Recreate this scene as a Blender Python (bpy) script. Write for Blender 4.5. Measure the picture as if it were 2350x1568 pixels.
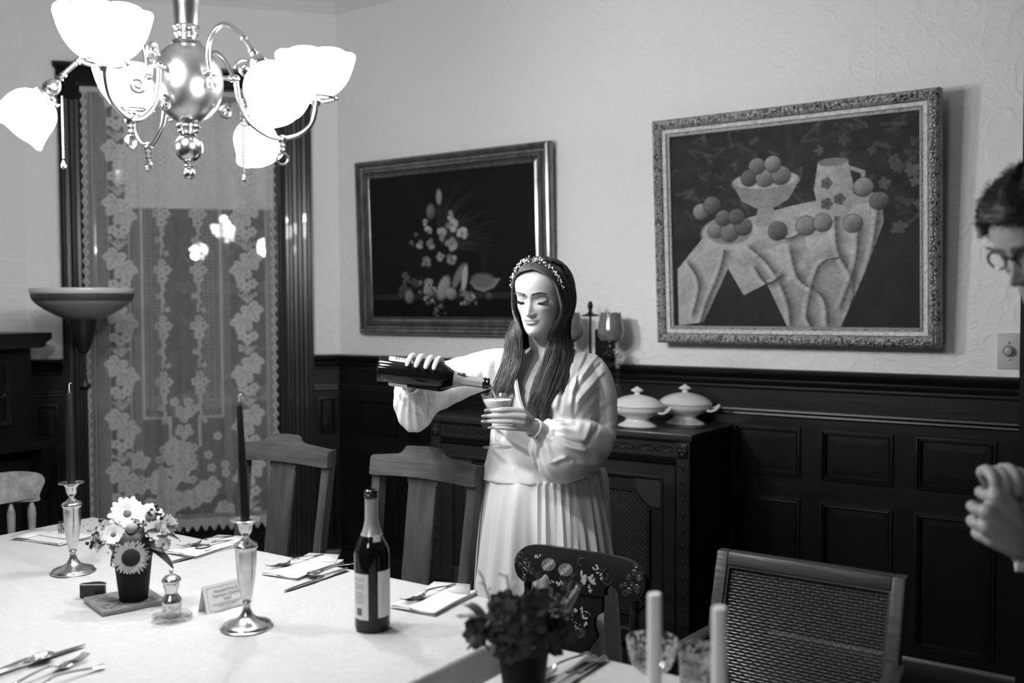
import bpy, bmesh, math, random
import numpy as np
from mathutils import Vector, Matrix, Euler
for o in list(bpy.data.objects): bpy.data.objects.remove(o)
SC = bpy.context.scene; COL = SC.collection
PI = math.pi
# ---------------------------------------------------------------- camera, world, exposure, lights
YAW, PITCH, ROLL, FPX = 0.604353321, 0.0390643636, -0.00541766455, 2263.38547
EYE = Vector((0.0, 0.0, 1.5))
_f = Vector((-math.sin(YAW)*math.cos(PITCH), math.cos(YAW)*math.cos(PITCH), -math.sin(PITCH)))
_r = Vector((math.cos(YAW), math.sin(YAW), 0)); _u = _r.cross(_f)
_rr = _r*math.cos(ROLL)+_u*math.sin(ROLL); _uu = -_r*math.sin(ROLL)+_u*math.cos(ROLL)
cam = bpy.data.cameras.new('camera'); camo = bpy.data.objects.new('camera', cam); COL.objects.link(camo)
cam.sensor_width = 36.0; cam.lens = FPX/2350*36.0; cam.clip_start = 0.05; cam.clip_end = 60
camo.matrix_world = Matrix(((_rr.x,_uu.x,-_f.x,EYE.x),(_rr.y,_uu.y,-_f.y,EYE.y),(_rr.z,_uu.z,-_f.z,EYE.z),(0,0,0,1)))
cam.dof.use_dof = True; cam.dof.focus_distance = 2.93; cam.dof.aperture_fstop = 1.9
SC.camera = camo
W = bpy.data.worlds.new('world'); SC.world = W; W.use_nodes = True
W.node_tree.nodes['Background'].inputs[0].default_value = (0.02,0.02,0.02,1)
W.node_tree.nodes['Background'].inputs[1].default_value = 1.0
SC.view_settings.view_transform = 'Standard'; SC.view_settings.look = 'None'
SC.view_settings.exposure = 0.12; SC.view_settings.gamma = 1.0; SC.view_settings.use_curve_mapping = False
SC.cycles.use_denoising = True
SC.cycles.max_bounces = 8; SC.cycles.diffuse_bounces = 4; SC.cycles.glossy_bounces = 4
SC.cycles.transmission_bounces = 8; SC.cycles.transparent_max_bounces = 16
SC.cycles.sample_clamp_indirect = 6.0; SC.cycles.caustics_refractive = False; SC.cycles.caustics_reflective = False
FILL_W = 20.0             # fill light added behind the viewer to brighten candles and chair fronts
SHADE_GLOW = 42.0      # glow of the chandelier's lit glass shades
BULB_W = 18.0           # each bulb's own point light, W

al = bpy.data.lights.new('fill_light_behind_viewer','AREA'); al.shape='DISK'; al.size=.7; al.energy=FILL_W  # added soft fill, not a lamp known in the room
alo = bpy.data.objects.new('fill_light_behind_viewer', al); COL.objects.link(alo); alo.location=(-1.0,-1.0,2.95); alo.rotation_euler=(math.radians(28),0,math.radians(8))
# ---------------------------------------------------------------- helpers
def tag(o, label=None, cat=None, group=None, kind=None):
    if label: o['label'] = label
    if cat: o['category'] = cat
    if group: o['group'] = group
    if kind: o['kind'] = kind
    return o
def thing(name, label, cat, loc=(0,0,0), rz=0.0, group=None, rot=None):
    o = bpy.data.objects.new(name, None); COL.objects.link(o); o.empty_display_size = .05
    o.location = loc; o.rotation_euler = rot if rot else (0,0,rz)
    return tag(o, label, cat, group)
class MB:
    def __init__(s): s.v = []; s.f = []
    def add(s, vs, fs, M=None):
        b = len(s.v)
        for p in vs:
            p = Vector(p)
            s.v.append(tuple(M @ p) if M is not None else tuple(p))
        s.f += [tuple(b+i for i in q) for q in fs]
        return s
    def box(s, x0,x1,y0,y1,z0,z1, M=None, bev=0.0):
        if bev <= 0:
            vs = [(x,y,z) for z in (z0,z1) for y in (y0,y1) for x in (x0,x1)]
            return s.add(vs, [(0,2,3,1),(4,5,7,6),(0,1,5,4),(2,6,7,3),(0,4,6,2),(1,3,7,5)], M)
        bm = bmesh.new(); bmesh.ops.create_cube(bm, size=1)
        for v in bm.verts: v.co = Vector(((x0+x1)/2+v.co.x*(x1-x0),(y0+y1)/2+v.co.y*(y1-y0),(z0+z1)/2+v.co.z*(z1-z0)))
        bmesh.ops.bevel(bm, geom=bm.edges[:], offset=bev, segments=2, affect='EDGES', profile=.5)
        bm.verts.index_update()
        s.add([v.co for v in bm.verts], [[v.index for v in f.verts] for f in bm.faces], M); bm.free(); return s
    def lathe(s, prof, n=32, M=None, sx=1, sy=1, cap=True, wob=None, arc=None):
        # prof: list of (r, z)
        vs=[]; fs=[]; m=len(prof); nn = n if arc is None else n+1
        for i in range(nn):
            a = 2*PI*i/n if arc is None else arc[0]+(arc[1]-arc[0])*i/n
            for j,(r,z) in enumerate(prof):
                q = r if wob is None else wob(r, z, a, j)
                if isinstance(q, tuple): r2, z2 = q
                else: r2, z2 = q, z
                vs.append((r2*math.cos(a)*sx, r2*math.sin(a)*sy, z2))
        for i in range(n):
            k=(i+1)%nn
            for j in range(m-1): fs.append((i*m+j, k*m+j, k*m+j+1, i*m+j+1))
        if cap and arc is None:
            if prof[0][0] > 1e-5: fs.append(tuple(i*m for i in range(n))[::-1])
            if prof[-1][0] > 1e-5: fs.append(tuple(i*m+m-1 for i in range(n)))
        return s.add(vs, fs, M)
    def tube(s, pts, rad, n=8, M=None, cap=True, sq=None):
        P=[Vector(p) for p in pts]; m=len(P); R = rad if isinstance(rad,(list,tuple)) else [rad]*m
        vs=[]; fs=[]; up=None
        for i in range(m):
            t = (P[min(i+1,m-1)]-P[max(i-1,0)])
            if t.length<1e-9: t=Vector((0,0,1))
            t.normalize()
            if up is None:
                up = Vector((0,0,1)) if abs(t.z)<.9 else Vector((1,0,0))
            up = up - t*up.dot(t)
            if up.length<1e-6: up = t.orthogonal()
            up.normalize(); sd = t.cross(up)
            for k in range(n):
                a=2*PI*k/n; e = (sq or 1.0)
                vs.append(P[i]+(up*math.cos(a)*e+sd*math.sin(a))*R[i])
        for i in range(m-1):
            for k in range(n):
                k2=(k+1)%n; fs.append((i*n+k, i*n+k2, (i+1)*n+k2, (i+1)*n+k))
        if cap: fs.append(tuple(range(n))[::-1]); fs.append(tuple((m-1)*n+k for k in range(n)))
        return s.add(vs, fs, M)
    def sphere(s, c, r, nu=16, nv=10, M=None, sc=(1,1,1)):
        prof=[(max(r*math.sin(PI*j/nv),0), -r*math.cos(PI*j/nv)) for j in range(nv+1)]
        T = Matrix.Translation(c) @ Matrix.Diagonal((sc[0],sc[1],sc[2],1))
        if M is not None: T = M @ T
        return s.lathe(prof, nu, T, cap=False)
    def prism(s, poly, d0, d1, M=None, axis='y'):
        # poly in (x,z), extruded along y from d0 to d1
        n=len(poly)
        vs=[(x,d0,z) for x,z in poly]+[(x,d1,z) for x,z in poly]
        if axis=='z': vs=[(x,z,d) for d in (d0,d1) for x,z in poly]
        if axis=='x': vs=[(d,x,z) for d in (d0,d1) for x,z in poly]
        fs=[tuple(range(n)), tuple(range(2*n-1,n-1,-1))]+[(i,i+n,(i+1)%n+n,(i+1)%n) for i in range(n)]
        return s.add(vs, fs, M)
    def strip(s, prof, x0, x1, M=None):
        # moulding: closed profile (y,z) swept along x
        return s.prism(prof, x0, x1, M, axis='x')
    def grid(s, fn, nu, nv, M=None, wrap=False):
        vs=[fn(i/(nu-1) if not wrap else i/nu, j/(nv-1)) for j in range(nv) for i in range(nu)]
        fs=[]
        for j in range(nv-1):
            for i in range(nu if wrap else nu-1):
                k=(i+1)%nu; fs.append((j*nu+i, j*nu+k, (j+1)*nu+k, (j+1)*nu+i))
        return s.add(vs, fs, M)
    def build(s, name, mat, parent=None, smooth=True, ang=40, loc=None, rot=None):
        me = bpy.data.meshes.new(name); me.from_pydata(s.v, [], s.f); me.update()
        bm = bmesh.new(); bm.from_mesh(me); bmesh.ops.recalc_face_normals(bm, faces=bm.faces[:]); bm.to_mesh(me); bm.free()
        o = bpy.data.objects.new(name, me); COL.objects.link(o)
        if mat: me.materials.append(mat)
        if parent: o.parent = parent
        if loc: o.location = loc
        if rot: o.rotation_euler = rot
        if name in STUFF: o['kind']='stuff'
        if smooth:
            me.polygons.foreach_set('use_smooth', [True]*len(me.polygons))
            try: me.set_sharp_from_angle(angle=math.radians(ang))
            except Exception: pass
        return o
STUFF={'berries','painted_flowers','painted_scrolls','carving','beading','carved_leaves','pearl_beads','small_print','barcode','side_print','stud_row','metal_leaves','frieze_scroll','lattice','pull_chain','filler_buds','cane_weave'}
def struct(name, mb, mat, parent=None, smooth=False):
    o = mb.build(name, mat, parent, smooth)
    if parent is None: o['kind'] = 'structure'
    return o
def clone(o, loc=None, rz=None, label=None, parent=None, group=None, rot=None):
    c = o.copy(); COL.objects.link(c)
    if parent is not None: c.parent = parent
    for ch in [x for x in bpy.data.objects if x.parent == o]: clone(ch, parent=c)
    if loc is not None: c.location = loc
    if rz is not None: c.rotation_euler = (0,0,rz)
    if rot is not None: c.rotation_euler = rot
    if label: c['label'] = label
    if group: c['group'] = group
    return c
def T(x=0,y=0,z=0): return Matrix.Translation((x,y,z))
def RZ(a): return Matrix.Rotation(a,4,'Z')
def RX(a): return Matrix.Rotation(a,4,'X')
def RY(a): return Matrix.Rotation(a,4,'Y')
def crom(pts, n=6):
    P=[Vector(p) for p in pts]; P=[P[0]*2-P[1]]+P+[P[-1]*2-P[-2]]; out=[]
    for i in range(1,len(P)-2):
        for k in range(n):
            t=k/n; a,b,c,d=P[i-1],P[i],P[i+1],P[i+2]
            out.append(.5*((2*b)+(c-a)*t+(2*a-5*b+4*c-d)*t*t+(3*b-a-3*c+d)*t**3))
    out.append(P[-2]); return out
def smooth1(pts, n=5):   # smooth a 2D profile
    return [(p.x,p.y) for p in crom([(a,b,0) for a,b in pts], n)]

# ---------------------------------------------------------------- materials
MATS={}
def g3(v): return (v,v,v,1.0)
def mat(name, v=.5, rough=.5, metal=0.0, spec=.5, trans=0.0, ior=1.45, emit=0.0, coat=0.0, sheen=0.0, var=0.0, vscale=20, bump=0.0, bscale=60, stretch=None, sss=0.0, aniso=0.0):
    if name in MATS: return MATS[name]
    m=bpy.data.materials.new(name); m.use_nodes=True; nt=m.node_tree; b=nt.nodes['Principled BSDF']
    b.inputs['Base Color'].default_value=g3(v); b.inputs['Roughness'].default_value=rough; b.inputs['Metallic'].default_value=metal
    b.inputs['Specular IOR Level'].default_value=spec; b.inputs['Transmission Weight'].default_value=trans; b.inputs['IOR'].default_value=ior
    b.inputs['Coat Weight'].default_value=coat; b.inputs['Sheen Weight'].default_value=sheen; b.inputs['Anisotropic'].default_value=aniso
    if sss: b.inputs['Subsurface Weight'].default_value=sss; b.inputs['Subsurface Radius'].default_value=(.01,.01,.01)
    if emit: b.inputs['Emission Color'].default_value=g3(1); b.inputs['Emission Strength'].default_value=emit
    tc=nt.nodes.new('ShaderNodeTexCoord'); mp=nt.nodes.new('ShaderNodeMapping'); nt.links.new(tc.outputs['Object'], mp.inputs[0])
    if stretch: mp.inputs['Scale'].default_value=stretch
    if var:
        n=nt.nodes.new('ShaderNodeTexNoise'); n.inputs['Scale'].default_value=vscale; n.inputs['Detail'].default_value=6; n.inputs['Roughness'].default_value=.6
        nt.links.new(mp.outputs[0], n.inputs['Vector'])
        r=nt.nodes.new('ShaderNodeMapRange'); r.inputs[1].default_value=.3; r.inputs[2].default_value=.7; r.inputs[3].default_value=max(v*(1-var),0); r.inputs[4].default_value=v*(1+var)
        nt.links.new(n.outputs[0], r.inputs[0]); nt.links.new(r.outputs[0], b.inputs['Base Color'])
    if bump:
        n=nt.nodes.new('ShaderNodeTexNoise'); n.inputs['Scale'].default_value=bscale; n.inputs['Detail'].default_value=4
        nt.links.new(mp.outputs[0], n.inputs['Vector'])
        u=nt.nodes.new('ShaderNodeBump'); u.inputs['Strength'].default_value=bump; u.inputs['Distance'].default_value=.01
        nt.links.new(n.outputs[0], u.inputs['Height']); nt.links.new(u.outputs[0], b.inputs['Normal'])
    MATS[name]=m; return m
def wallpaper():
    m=bpy.data.materials.new('embossed wallpaper'); m.use_nodes=True; nt=m.node_tree; N=nt.nodes.new; L=nt.links.new
    b=nt.nodes['Principled BSDF']; b.inputs['Base Color'].default_value=g3(.86); b.inputs['Roughness'].default_value=.55; b.inputs['Specular IOR Level'].default_value=.3
    tc=N('ShaderNodeTexCoord'); dn=N('ShaderNodeTexNoise'); dn.inputs['Scale'].default_value=7
    L(tc.outputs['Object'], dn.inputs['Vector'])
    mx=N('ShaderNodeVectorMath'); mx.operation='MULTIPLY_ADD'; mx.inputs[1].default_value=(.05,.05,.05); L(dn.outputs['Color'], mx.inputs[0]); L(tc.outputs['Object'], mx.inputs[2])
    fl=N('ShaderNodeVectorMath'); fl.operation='MULTIPLY'; fl.inputs[1].default_value=(1,0,1); L(mx.outputs[0], fl.inputs[0])
    hs=[]
    for sc,tw,amp in ((8.5,2.4,1.0),(17,-2.0,.6)):
        vo=N('ShaderNodeTexVoronoi'); vo.inputs['Scale'].default_value=sc; vo.inputs['Randomness'].default_value=.75; L(fl.outputs[0], vo.inputs['Vector'])
        sb=N('ShaderNodeVectorMath'); sb.operation='SUBTRACT'; L(fl.outputs[0], sb.inputs[0]); L(vo.outputs['Position'], sb.inputs[1])
        sp=N('ShaderNodeSeparateXYZ'); L(sb.outputs[0], sp.inputs[0])
        at=N('ShaderNodeMath'); at.operation='ARCTAN2'; L(sp.outputs['X'], at.inputs[0]); L(sp.outputs['Z'], at.inputs[1])
        ln=N('ShaderNodeVectorMath'); ln.operation='LENGTH'; L(sb.outputs[0], ln.inputs[0])
        k=N('ShaderNodeMath'); k.operation='MULTIPLY'; k.inputs[1].default_value=sc*26/ (2 if sc>10 else 1.6); L(ln.outputs['Value'], k.inputs[0])
        a=N('ShaderNodeMath'); a.operation='MULTIPLY_ADD'; a.inputs[1].default_value=1.0 if tw>0 else -1.0; L(at.outputs[0], a.inputs[0]); L(k.outputs[0], a.inputs[2])
        s=N('ShaderNodeMath'); s.operation='SINE'; L(a.outputs[0], s.inputs[0])
        r=N('ShaderNodeMapRange'); r.interpolation_type='SMOOTHSTEP'; r.inputs[1].default_value=.2; r.inputs[2].default_value=.95; r.inputs[4].default_value=amp; L(s.outputs[0], r.inputs[0]); hs.append(r)
    ad=N('ShaderNodeMath'); L(hs[0].outputs[0], ad.inputs[0]); L(hs[1].outputs[0], ad.inputs[1])
    fn=N('ShaderNodeTexNoise'); fn.inputs['Scale'].default_value=220; L(tc.outputs['Object'], fn.inputs['Vector'])
    a2=N('ShaderNodeMath'); a2.operation='MULTIPLY_ADD'; a2.inputs[1].default_value=.35; L(fn.outputs[0], a2.inputs[0]); L(ad.outputs[0], a2.inputs[2])
    bu=N('ShaderNodeBump'); bu.inputs['Strength'].default_value=.32; bu.inputs['Distance'].default_value=.004; L(a2.outputs[0], bu.inputs['Height']); L(bu.outputs[0], b.inputs['Normal'])
    return m
def attrmat(name, rough=.5, spec=.4, alpha=False, bump=0.0, bscale=150, scale=1.0, metal=0.0, trans=0.3):
    m=bpy.data.materials.new(name); m.use_nodes=True; nt=m.node_tree; N=nt.nodes.new; L=nt.links.new; b=nt.nodes['Principled BSDF']
    at=N('ShaderNodeAttribute'); at.attribute_name='tone'
    if not alpha:
        L(at.outputs['Color'], b.inputs['Base Color'])
    b.inputs['Roughness'].default_value=rough; b.inputs['Specular IOR Level'].default_value=spec; b.inputs['Metallic'].default_value=metal
    if bump:
        n=N('ShaderNodeTexNoise'); n.inputs['Scale'].default_value=bscale; tc=N('ShaderNodeTexCoord'); L(tc.outputs['Object'], n.inputs['Vector'])
        u=N('ShaderNodeBump'); u.inputs['Strength'].default_value=bump; u.inputs['Distance'].default_value=.003; L(n.outputs[0], u.inputs['Height']); L(u.outputs[0], b.inputs['Normal'])
    if alpha:
        out=nt.nodes['Material Output']; df=N('ShaderNodeBsdfDiffuse'); df.inputs[0].default_value=g3(.82)
        tl=N('ShaderNodeBsdfTranslucent'); tl.inputs[0].default_value=g3(.5); m1=N('ShaderNodeMixShader'); m1.inputs[0].default_value=trans; L(df.outputs[0],m1.inputs[1]); L(tl.outputs[0],m1.inputs[2])
        tr=N('ShaderNodeBsdfTransparent'); m2=N('ShaderNodeMixShader'); L(at.outputs['Fac'],m2.inputs[0]); L(tr.outputs[0],m2.inputs[1]); L(m1.outputs[0],m2.inputs[2]); L(m2.outputs[0],out.inputs[0])
    return m
def glassmat(name, tint=.95, rough=0.0, refl=1.0, dens=0.0, ior=1.45):
    # thin clear glass: mirror reflection over a see-through body; dens adds frosting / etching
    m=bpy.data.materials.new(name); m.use_nodes=True; nt=m.node_tree; N=nt.nodes.new; L=nt.links.new; out=nt.nodes['Material Output']
    nt.nodes.remove(nt.nodes['Principled BSDF'])
    tr=N('ShaderNodeBsdfTransparent'); tr.inputs[0].default_value=g3(tint); gl=N('ShaderNodeBsdfGlossy'); gl.inputs['Roughness'].default_value=rough
    lw=N('ShaderNodeLayerWeight'); lw.inputs[0].default_value=.5; pw=N('ShaderNodeMath'); pw.operation='POWER'; pw.inputs[1].default_value=5; L(lw.outputs['Facing'],pw.inputs[0]); fr=N('ShaderNodeMath'); fr.operation='MULTIPLY_ADD'; fr.inputs[1].default_value=.95; fr.inputs[2].default_value=.045; L(pw.outputs[0],fr.inputs[0]); mu=N('ShaderNodeMath'); mu.operation='MULTIPLY'; mu.inputs[1].default_value=refl; mu.use_clamp=True; L(fr.outputs[0],mu.inputs[0])
    mx=N('ShaderNodeMixShader'); L(mu.outputs[0],mx.inputs[0]); L(tr.outputs[0],mx.inputs[1]); L(gl.outputs[0],mx.inputs[2]); last=mx
    if dens:
        df=N('ShaderNodeBsdfDiffuse'); df.inputs[0].default_value=g3(.7); tl=N('ShaderNodeBsdfTranslucent'); tl.inputs[0].default_value=g3(.7)
        a=N('ShaderNodeMixShader'); a.inputs[0].default_value=.5; L(df.outputs[0],a.inputs[1]); L(tl.outputs[0],a.inputs[2])
        n=N('ShaderNodeTexNoise'); n.inputs['Scale'].default_value=90; tc=N('ShaderNodeTexCoord'); L(tc.outputs['Object'], n.inputs['Vector'])
        r=N('ShaderNodeMapRange'); r.inputs[1].default_value=.45; r.inputs[2].default_value=.6; r.inputs[4].default_value=dens; L(n.outputs[0], r.inputs[0])
        m2=N('ShaderNodeMixShader'); L(r.outputs[0],m2.inputs[0]); L(mx.outputs[0],m2.inputs[1]); L(a.outputs[0],m2.inputs[2]); last=m2
    L(last.outputs[0], out.inputs[0]); return m
def wood(name, v, rough=.4, var=.35, sc=9, stretch=(1,1,.08), bump=.15, spec=.5, coat=0.0):
    return mat(name, v, rough, spec=spec, var=var, vscale=sc, bump=bump, bscale=sc*4, stretch=stretch, coat=coat)
def tone_grid(name, arr, fn, m, parent=None, thick=None):
    # arr (h,w) of tone values -> a finely divided sheet whose vertices carry the tone; fn(u,v)->co arrays
    h,w=arr.shape; u,v=np.meshgrid(np.linspace(0,1,w), np.linspace(1,0,h)); X,Y,Z=fn(u,v)
    co=np.stack([X,Y,Z],-1).reshape(-1,3).astype(np.float32)
    i=np.arange((h-1)*(w-1)); r=i//(w-1); c=i%(w-1); a=r*w+c
    q=np.stack([a,a+w,a+w+1,a+1],1).astype(np.int32)
    me=bpy.data.meshes.new(name); me.vertices.add(h*w); me.vertices.foreach_set('co', co.ravel())
    me.loops.add(q.size); me.loops.foreach_set('vertex_index', q.ravel()); me.polygons.add(len(q)); me.polygons.foreach_set('loop_start', np.arange(0,q.size,4,dtype=np.int32))
    me.polygons.foreach_set('use_smooth', np.ones(len(q),bool)); me.update()
    at=me.color_attributes.new('tone','FLOAT_COLOR','POINT'); t=arr.reshape(-1).astype(np.float32); at.data.foreach_set('color', np.stack([t,t,t,np.ones_like(t)],1).ravel())
    me.materials.append(m); o=bpy.data.objects.new(name, me); COL.objects.link(o)
    if parent: o.parent=parent
    return o
class Canvas:
    def __init__(s,w,h,v=0.0,asp=None):
        s.w,s.h=w,h; s.a=np.full((h,w),float(v)); s.asp=asp or w/h
        s.X,s.Y=np.meshgrid(np.linspace(0,s.asp,w),np.linspace(0,1,h))   # y down, x in units of height
    def put(s,m,val): m=np.clip(m,0,1); s.a=s.a*(1-m)+val*m
    def _win(s,x0,x1,y0,y1):
        j0=max(int(x0/s.asp*s.w)-2,0); j1=min(int(x1/s.asp*s.w)+3,s.w); i0=max(int(y0*s.h)-2,0); i1=min(int(y1*s.h)+3,s.h)
        return slice(i0,max(i1,i0)),slice(j0,max(j1,j0))
    def ell(s,cx,cy,rx,ry=None,rot=0,v=.5,soft=.12,shade=None,op=1.0):
        ry=ry or rx; R=max(rx,ry)*1.3; w=s._win(cx-R,cx+R,cy-R,cy+R); X=s.X[w]-cx; Y=s.Y[w]-cy
        if X.size==0: return
        c,t=math.cos(rot),math.sin(rot); x=(X*c+Y*t)/rx; y=(-X*t+Y*c)/ry; d=np.sqrt(x*x+y*y)
        m=np.clip((1-d)/soft+.5,0,1)*op
        val=v
        if shade: val=v*(1+shade*(-(X/rx)*.5-(Y/ry)*.8)) ; val=np.clip(val,0.003,1)
        s.a[w]=s.a[w]*(1-m)+val*m
    def poly(s,pts,v,op=1.0,grad=None):
        P=np.array(pts,float); w=s._win(P[:,0].min(),P[:,0].max(),P[:,1].min(),P[:,1].max()); X=s.X[w]; Y=s.Y[w]; ins=np.zeros(X.shape,bool)
        n=len(P)
        for i in range(n):
            x1,y1=P[i]; x2,y2=P[(i+1)%n]
            if y1==y2: continue
            c=((y1>Y)!=(y2>Y))&(X<(x2-x1)*(Y-y1)/(y2-y1)+x1); ins^=c
        val=v
        if grad is not None: val=v*(1+grad[0]*(X-P[:,0].mean())+grad[1]*(Y-P[:,1].mean()))
        m=ins*op; s.a[w]=s.a[w]*(1-m)+np.clip(val,0.002,1)*m
    def line(s,pts,wd,v,op=1.0):
        P=[(p[0],p[1]) for p in pts]
        for (x1,y1),(x2,y2) in zip(P[:-1],P[1:]):
            w=s._win(min(x1,x2)-wd*2,max(x1,x2)+wd*2,min(y1,y2)-wd*2,max(y1,y2)+wd*2); X=s.X[w]-x1; Y=s.Y[w]-y1
            if X.size==0: continue
            dx,dy=x2-x1,y2-y1; L2=dx*dx+dy*dy+1e-12; t=np.clip((X*dx+Y*dy)/L2,0,1); d=np.hypot(X-t*dx,Y-t*dy)
            m=np.clip((wd-d)/(wd*.5)+.3,0,1)*op; s.a[w]=s.a[w]*(1-m)+v*m
    def leaf(s,cx,cy,r,rot,v,op=1.0,veins=None):
        # five lobed vine leaf
        R=r*1.1; w=s._win(cx-R,cx+R,cy-R,cy+R); X=s.X[w]-cx; Y=s.Y[w]-cy
        if X.size==0: return
        th=np.arctan2(X,-Y)-rot; d=np.hypot(X,Y); th=(th+PI)%(2*PI)-PI
        rr=r*(.52+.36*np.abs(np.cos(2.5*th/1.0))**1.3+.06*np.cos(13*th))*np.clip(1.15-abs(th)/PI*.75,0,1)
        m=np.clip((rr-d)/(r*.08)+.5,0,1)*op; s.a[w]=s.a[w]*(1-m)+v*m
        if veins is not None:
            for k in (-2,-1,0,1,2):
                a=rot+k*PI/2.5; s.line([(cx,cy),(cx+math.sin(a)*r*.7,cy-math.cos(a)*r*.7)],r*.035,veins,.7)
    def flower(s,cx,cy,r,v,n=5,rot=0,core=None):
        for k in range(n):
            a=rot+2*PI*k/n; s.ell(cx+math.cos(a)*r*.58,cy+math.sin(a)*r*.58,r*.42,v=v,soft=.25)
        s.ell(cx,cy,r*.25,v=core if core is not None else v*.6,soft=.3)
def noise2(h,w,n,seed=0,oct=3):
    rg=np.random.RandomState(seed); out=np.zeros((h,w)); amp=1
    for o in range(oct):
        k=n*2**o; g=rg.rand(k+2,k+2); y=np.linspace(0,k,h); x=np.linspace(0,k,w); yi=y.astype(int); xi=x.astype(int); fy=(y-yi)[:,None]; fx=(x-xi)[None,:]
        fy=fy*fy*(3-2*fy); fx=fx*fx*(3-2*fx)
        a=g[np.ix_(yi,xi)]; b=g[np.ix_(yi,xi+1)]; c=g[np.ix_(yi+1,xi)]; d=g[np.ix_(yi+1,xi+1)]
        out+=amp*((a*(1-fx)+b*fx)*(1-fy)+(c*(1-fx)+d*fx)*fy); amp*=.5
    return out/ (2-2**(1-oct))
M_wall=wallpaper()
M_ceil=mat('ceiling plaster',.36,.8)
M_dark=wood('dark panelling',.0055,.38,.35,7,(1,1,.1),spec=.35)
M_darkh=wood('dark moulding',.0065,.36,.3,7,(.1,1,1),spec=.45)
M_oak=wood('oak',.055,.42,.45,26,(1,1,.10),.25)
M_oakh=wood('oak crest',.065,.40,.45,26,(.12,1,1),.25)
M_lightw=wood('light worn wood',.26,.45,.4,26,(1,.12,1),.2)
M_walnut=wood('brown chair wood',.028,.4,.35,16,(.15,1,1),.15)
M_black=mat('black lacquer',.008,.28)
M_blacksoft=mat('black matt',.006,.6)
M_brass=mat('antique brass',.52,.24,1.0,bump=.02,bscale=30)
M_silver=mat('worn silver',.62,.24,1.0,var=.15,vscale=40)
M_steel=mat('cutlery steel',.66,.16,1.0)
M_lowbounce=mat('unseen walls darkened against bounce',.12,.8)  # unseen walls, toned dark to keep bounced light down
M_linen=mat('white table linen',.84,.8,spec=.2,sheen=.15)
M_napkin=mat('napkin linen',.58,.75,spec=.2,bump=.2,bscale=300)
M_porc=mat('white porcelain',.78,.12,coat=.5)
M_glass=glassmat('clear glass',.97,0.0,1.6)
M_etch=glassmat('etched glass',.93,0.05,1.6,dens=.55)
M_white=mat('white wax',.90,.45,sss=.5)
M_paper=mat('white card',.80,.7)
M_ink=mat('grey print',.16,.7)
# ================================================================ ROOM SHELL
YB=3.9; CEIL=3.17; XC=-4.8725; YA0=2.7303; ANG_A=.845063366; LA=1.5638
XCOR=-3.8347; XR=2.3; YF=-1.6
fl=MB().box(XC-.1,XR+.1,YF-.1,YB+.1,-.05,0); struct('floor',fl,wood('floor boards',.02,.35,.3,6,(.1,1,1)))
struct('ceiling',MB().box(XC-.1,XR+.1,YF-.1,YB+.1,CEIL,CEIL+.05),M_ceil)
wb=struct('wall_back',MB().box(XCOR,XR,YB,YB+.1,0,CEIL),M_wall)
struct('wall_left',MB().box(XC-.1,XC,YF,YA0,0,CEIL),M_wall)
struct('wall_front',MB().box(XC,XR,YF-.1,YF,0,CEIL),M_lowbounce)
struct('wall_right',MB().box(XR,XR+.1,YF,YB,0,CEIL),M_lowbounce)
WA=T(XC,YA0,0)@RZ(ANG_A)
ox0,ox1,oz0,oz1=.344,1.242,.42,2.56
ww=MB()
for b in ((-.02,ox0,0,CEIL),(ox1,LA+.02,0,CEIL),(ox0,ox1,0,oz0),(ox0,ox1,oz1,CEIL)): ww.box(b[0],b[1],0,.12,b[2],b[3])
wa=struct('wall_window',ww,M_wall); wa.location=(XC,YA0,0); wa.rotation_euler=(0,0,ANG_A)
def loops(mb,rects):   # nested rectangles (x0,x1,z0,z1,y) joined into a moulded ring
    vs=[];fs=[]
    for x0,x1,z0,z1,y in rects: vs+= [(x0,y,z0),(x1,y,z0),(x1,y,z1),(x0,y,z1)]
    for i in range(len(rects)-1):
        for k in range(4): fs.append((4*i+k,4*i+(k+1)%4,4*i+4+(k+1)%4,4*i+4+k))
    mb.add(vs,fs)
def inset(x0,x1,z0,z1,seq): return [(x0+o,x1-o,z0+o,z1-o,y) for o,y in seq]
MOLD=((0,-.026),(.003,-.036),(.009,-.037),(.013,-.027),(.018,-.030),(.024,-.012))
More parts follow.
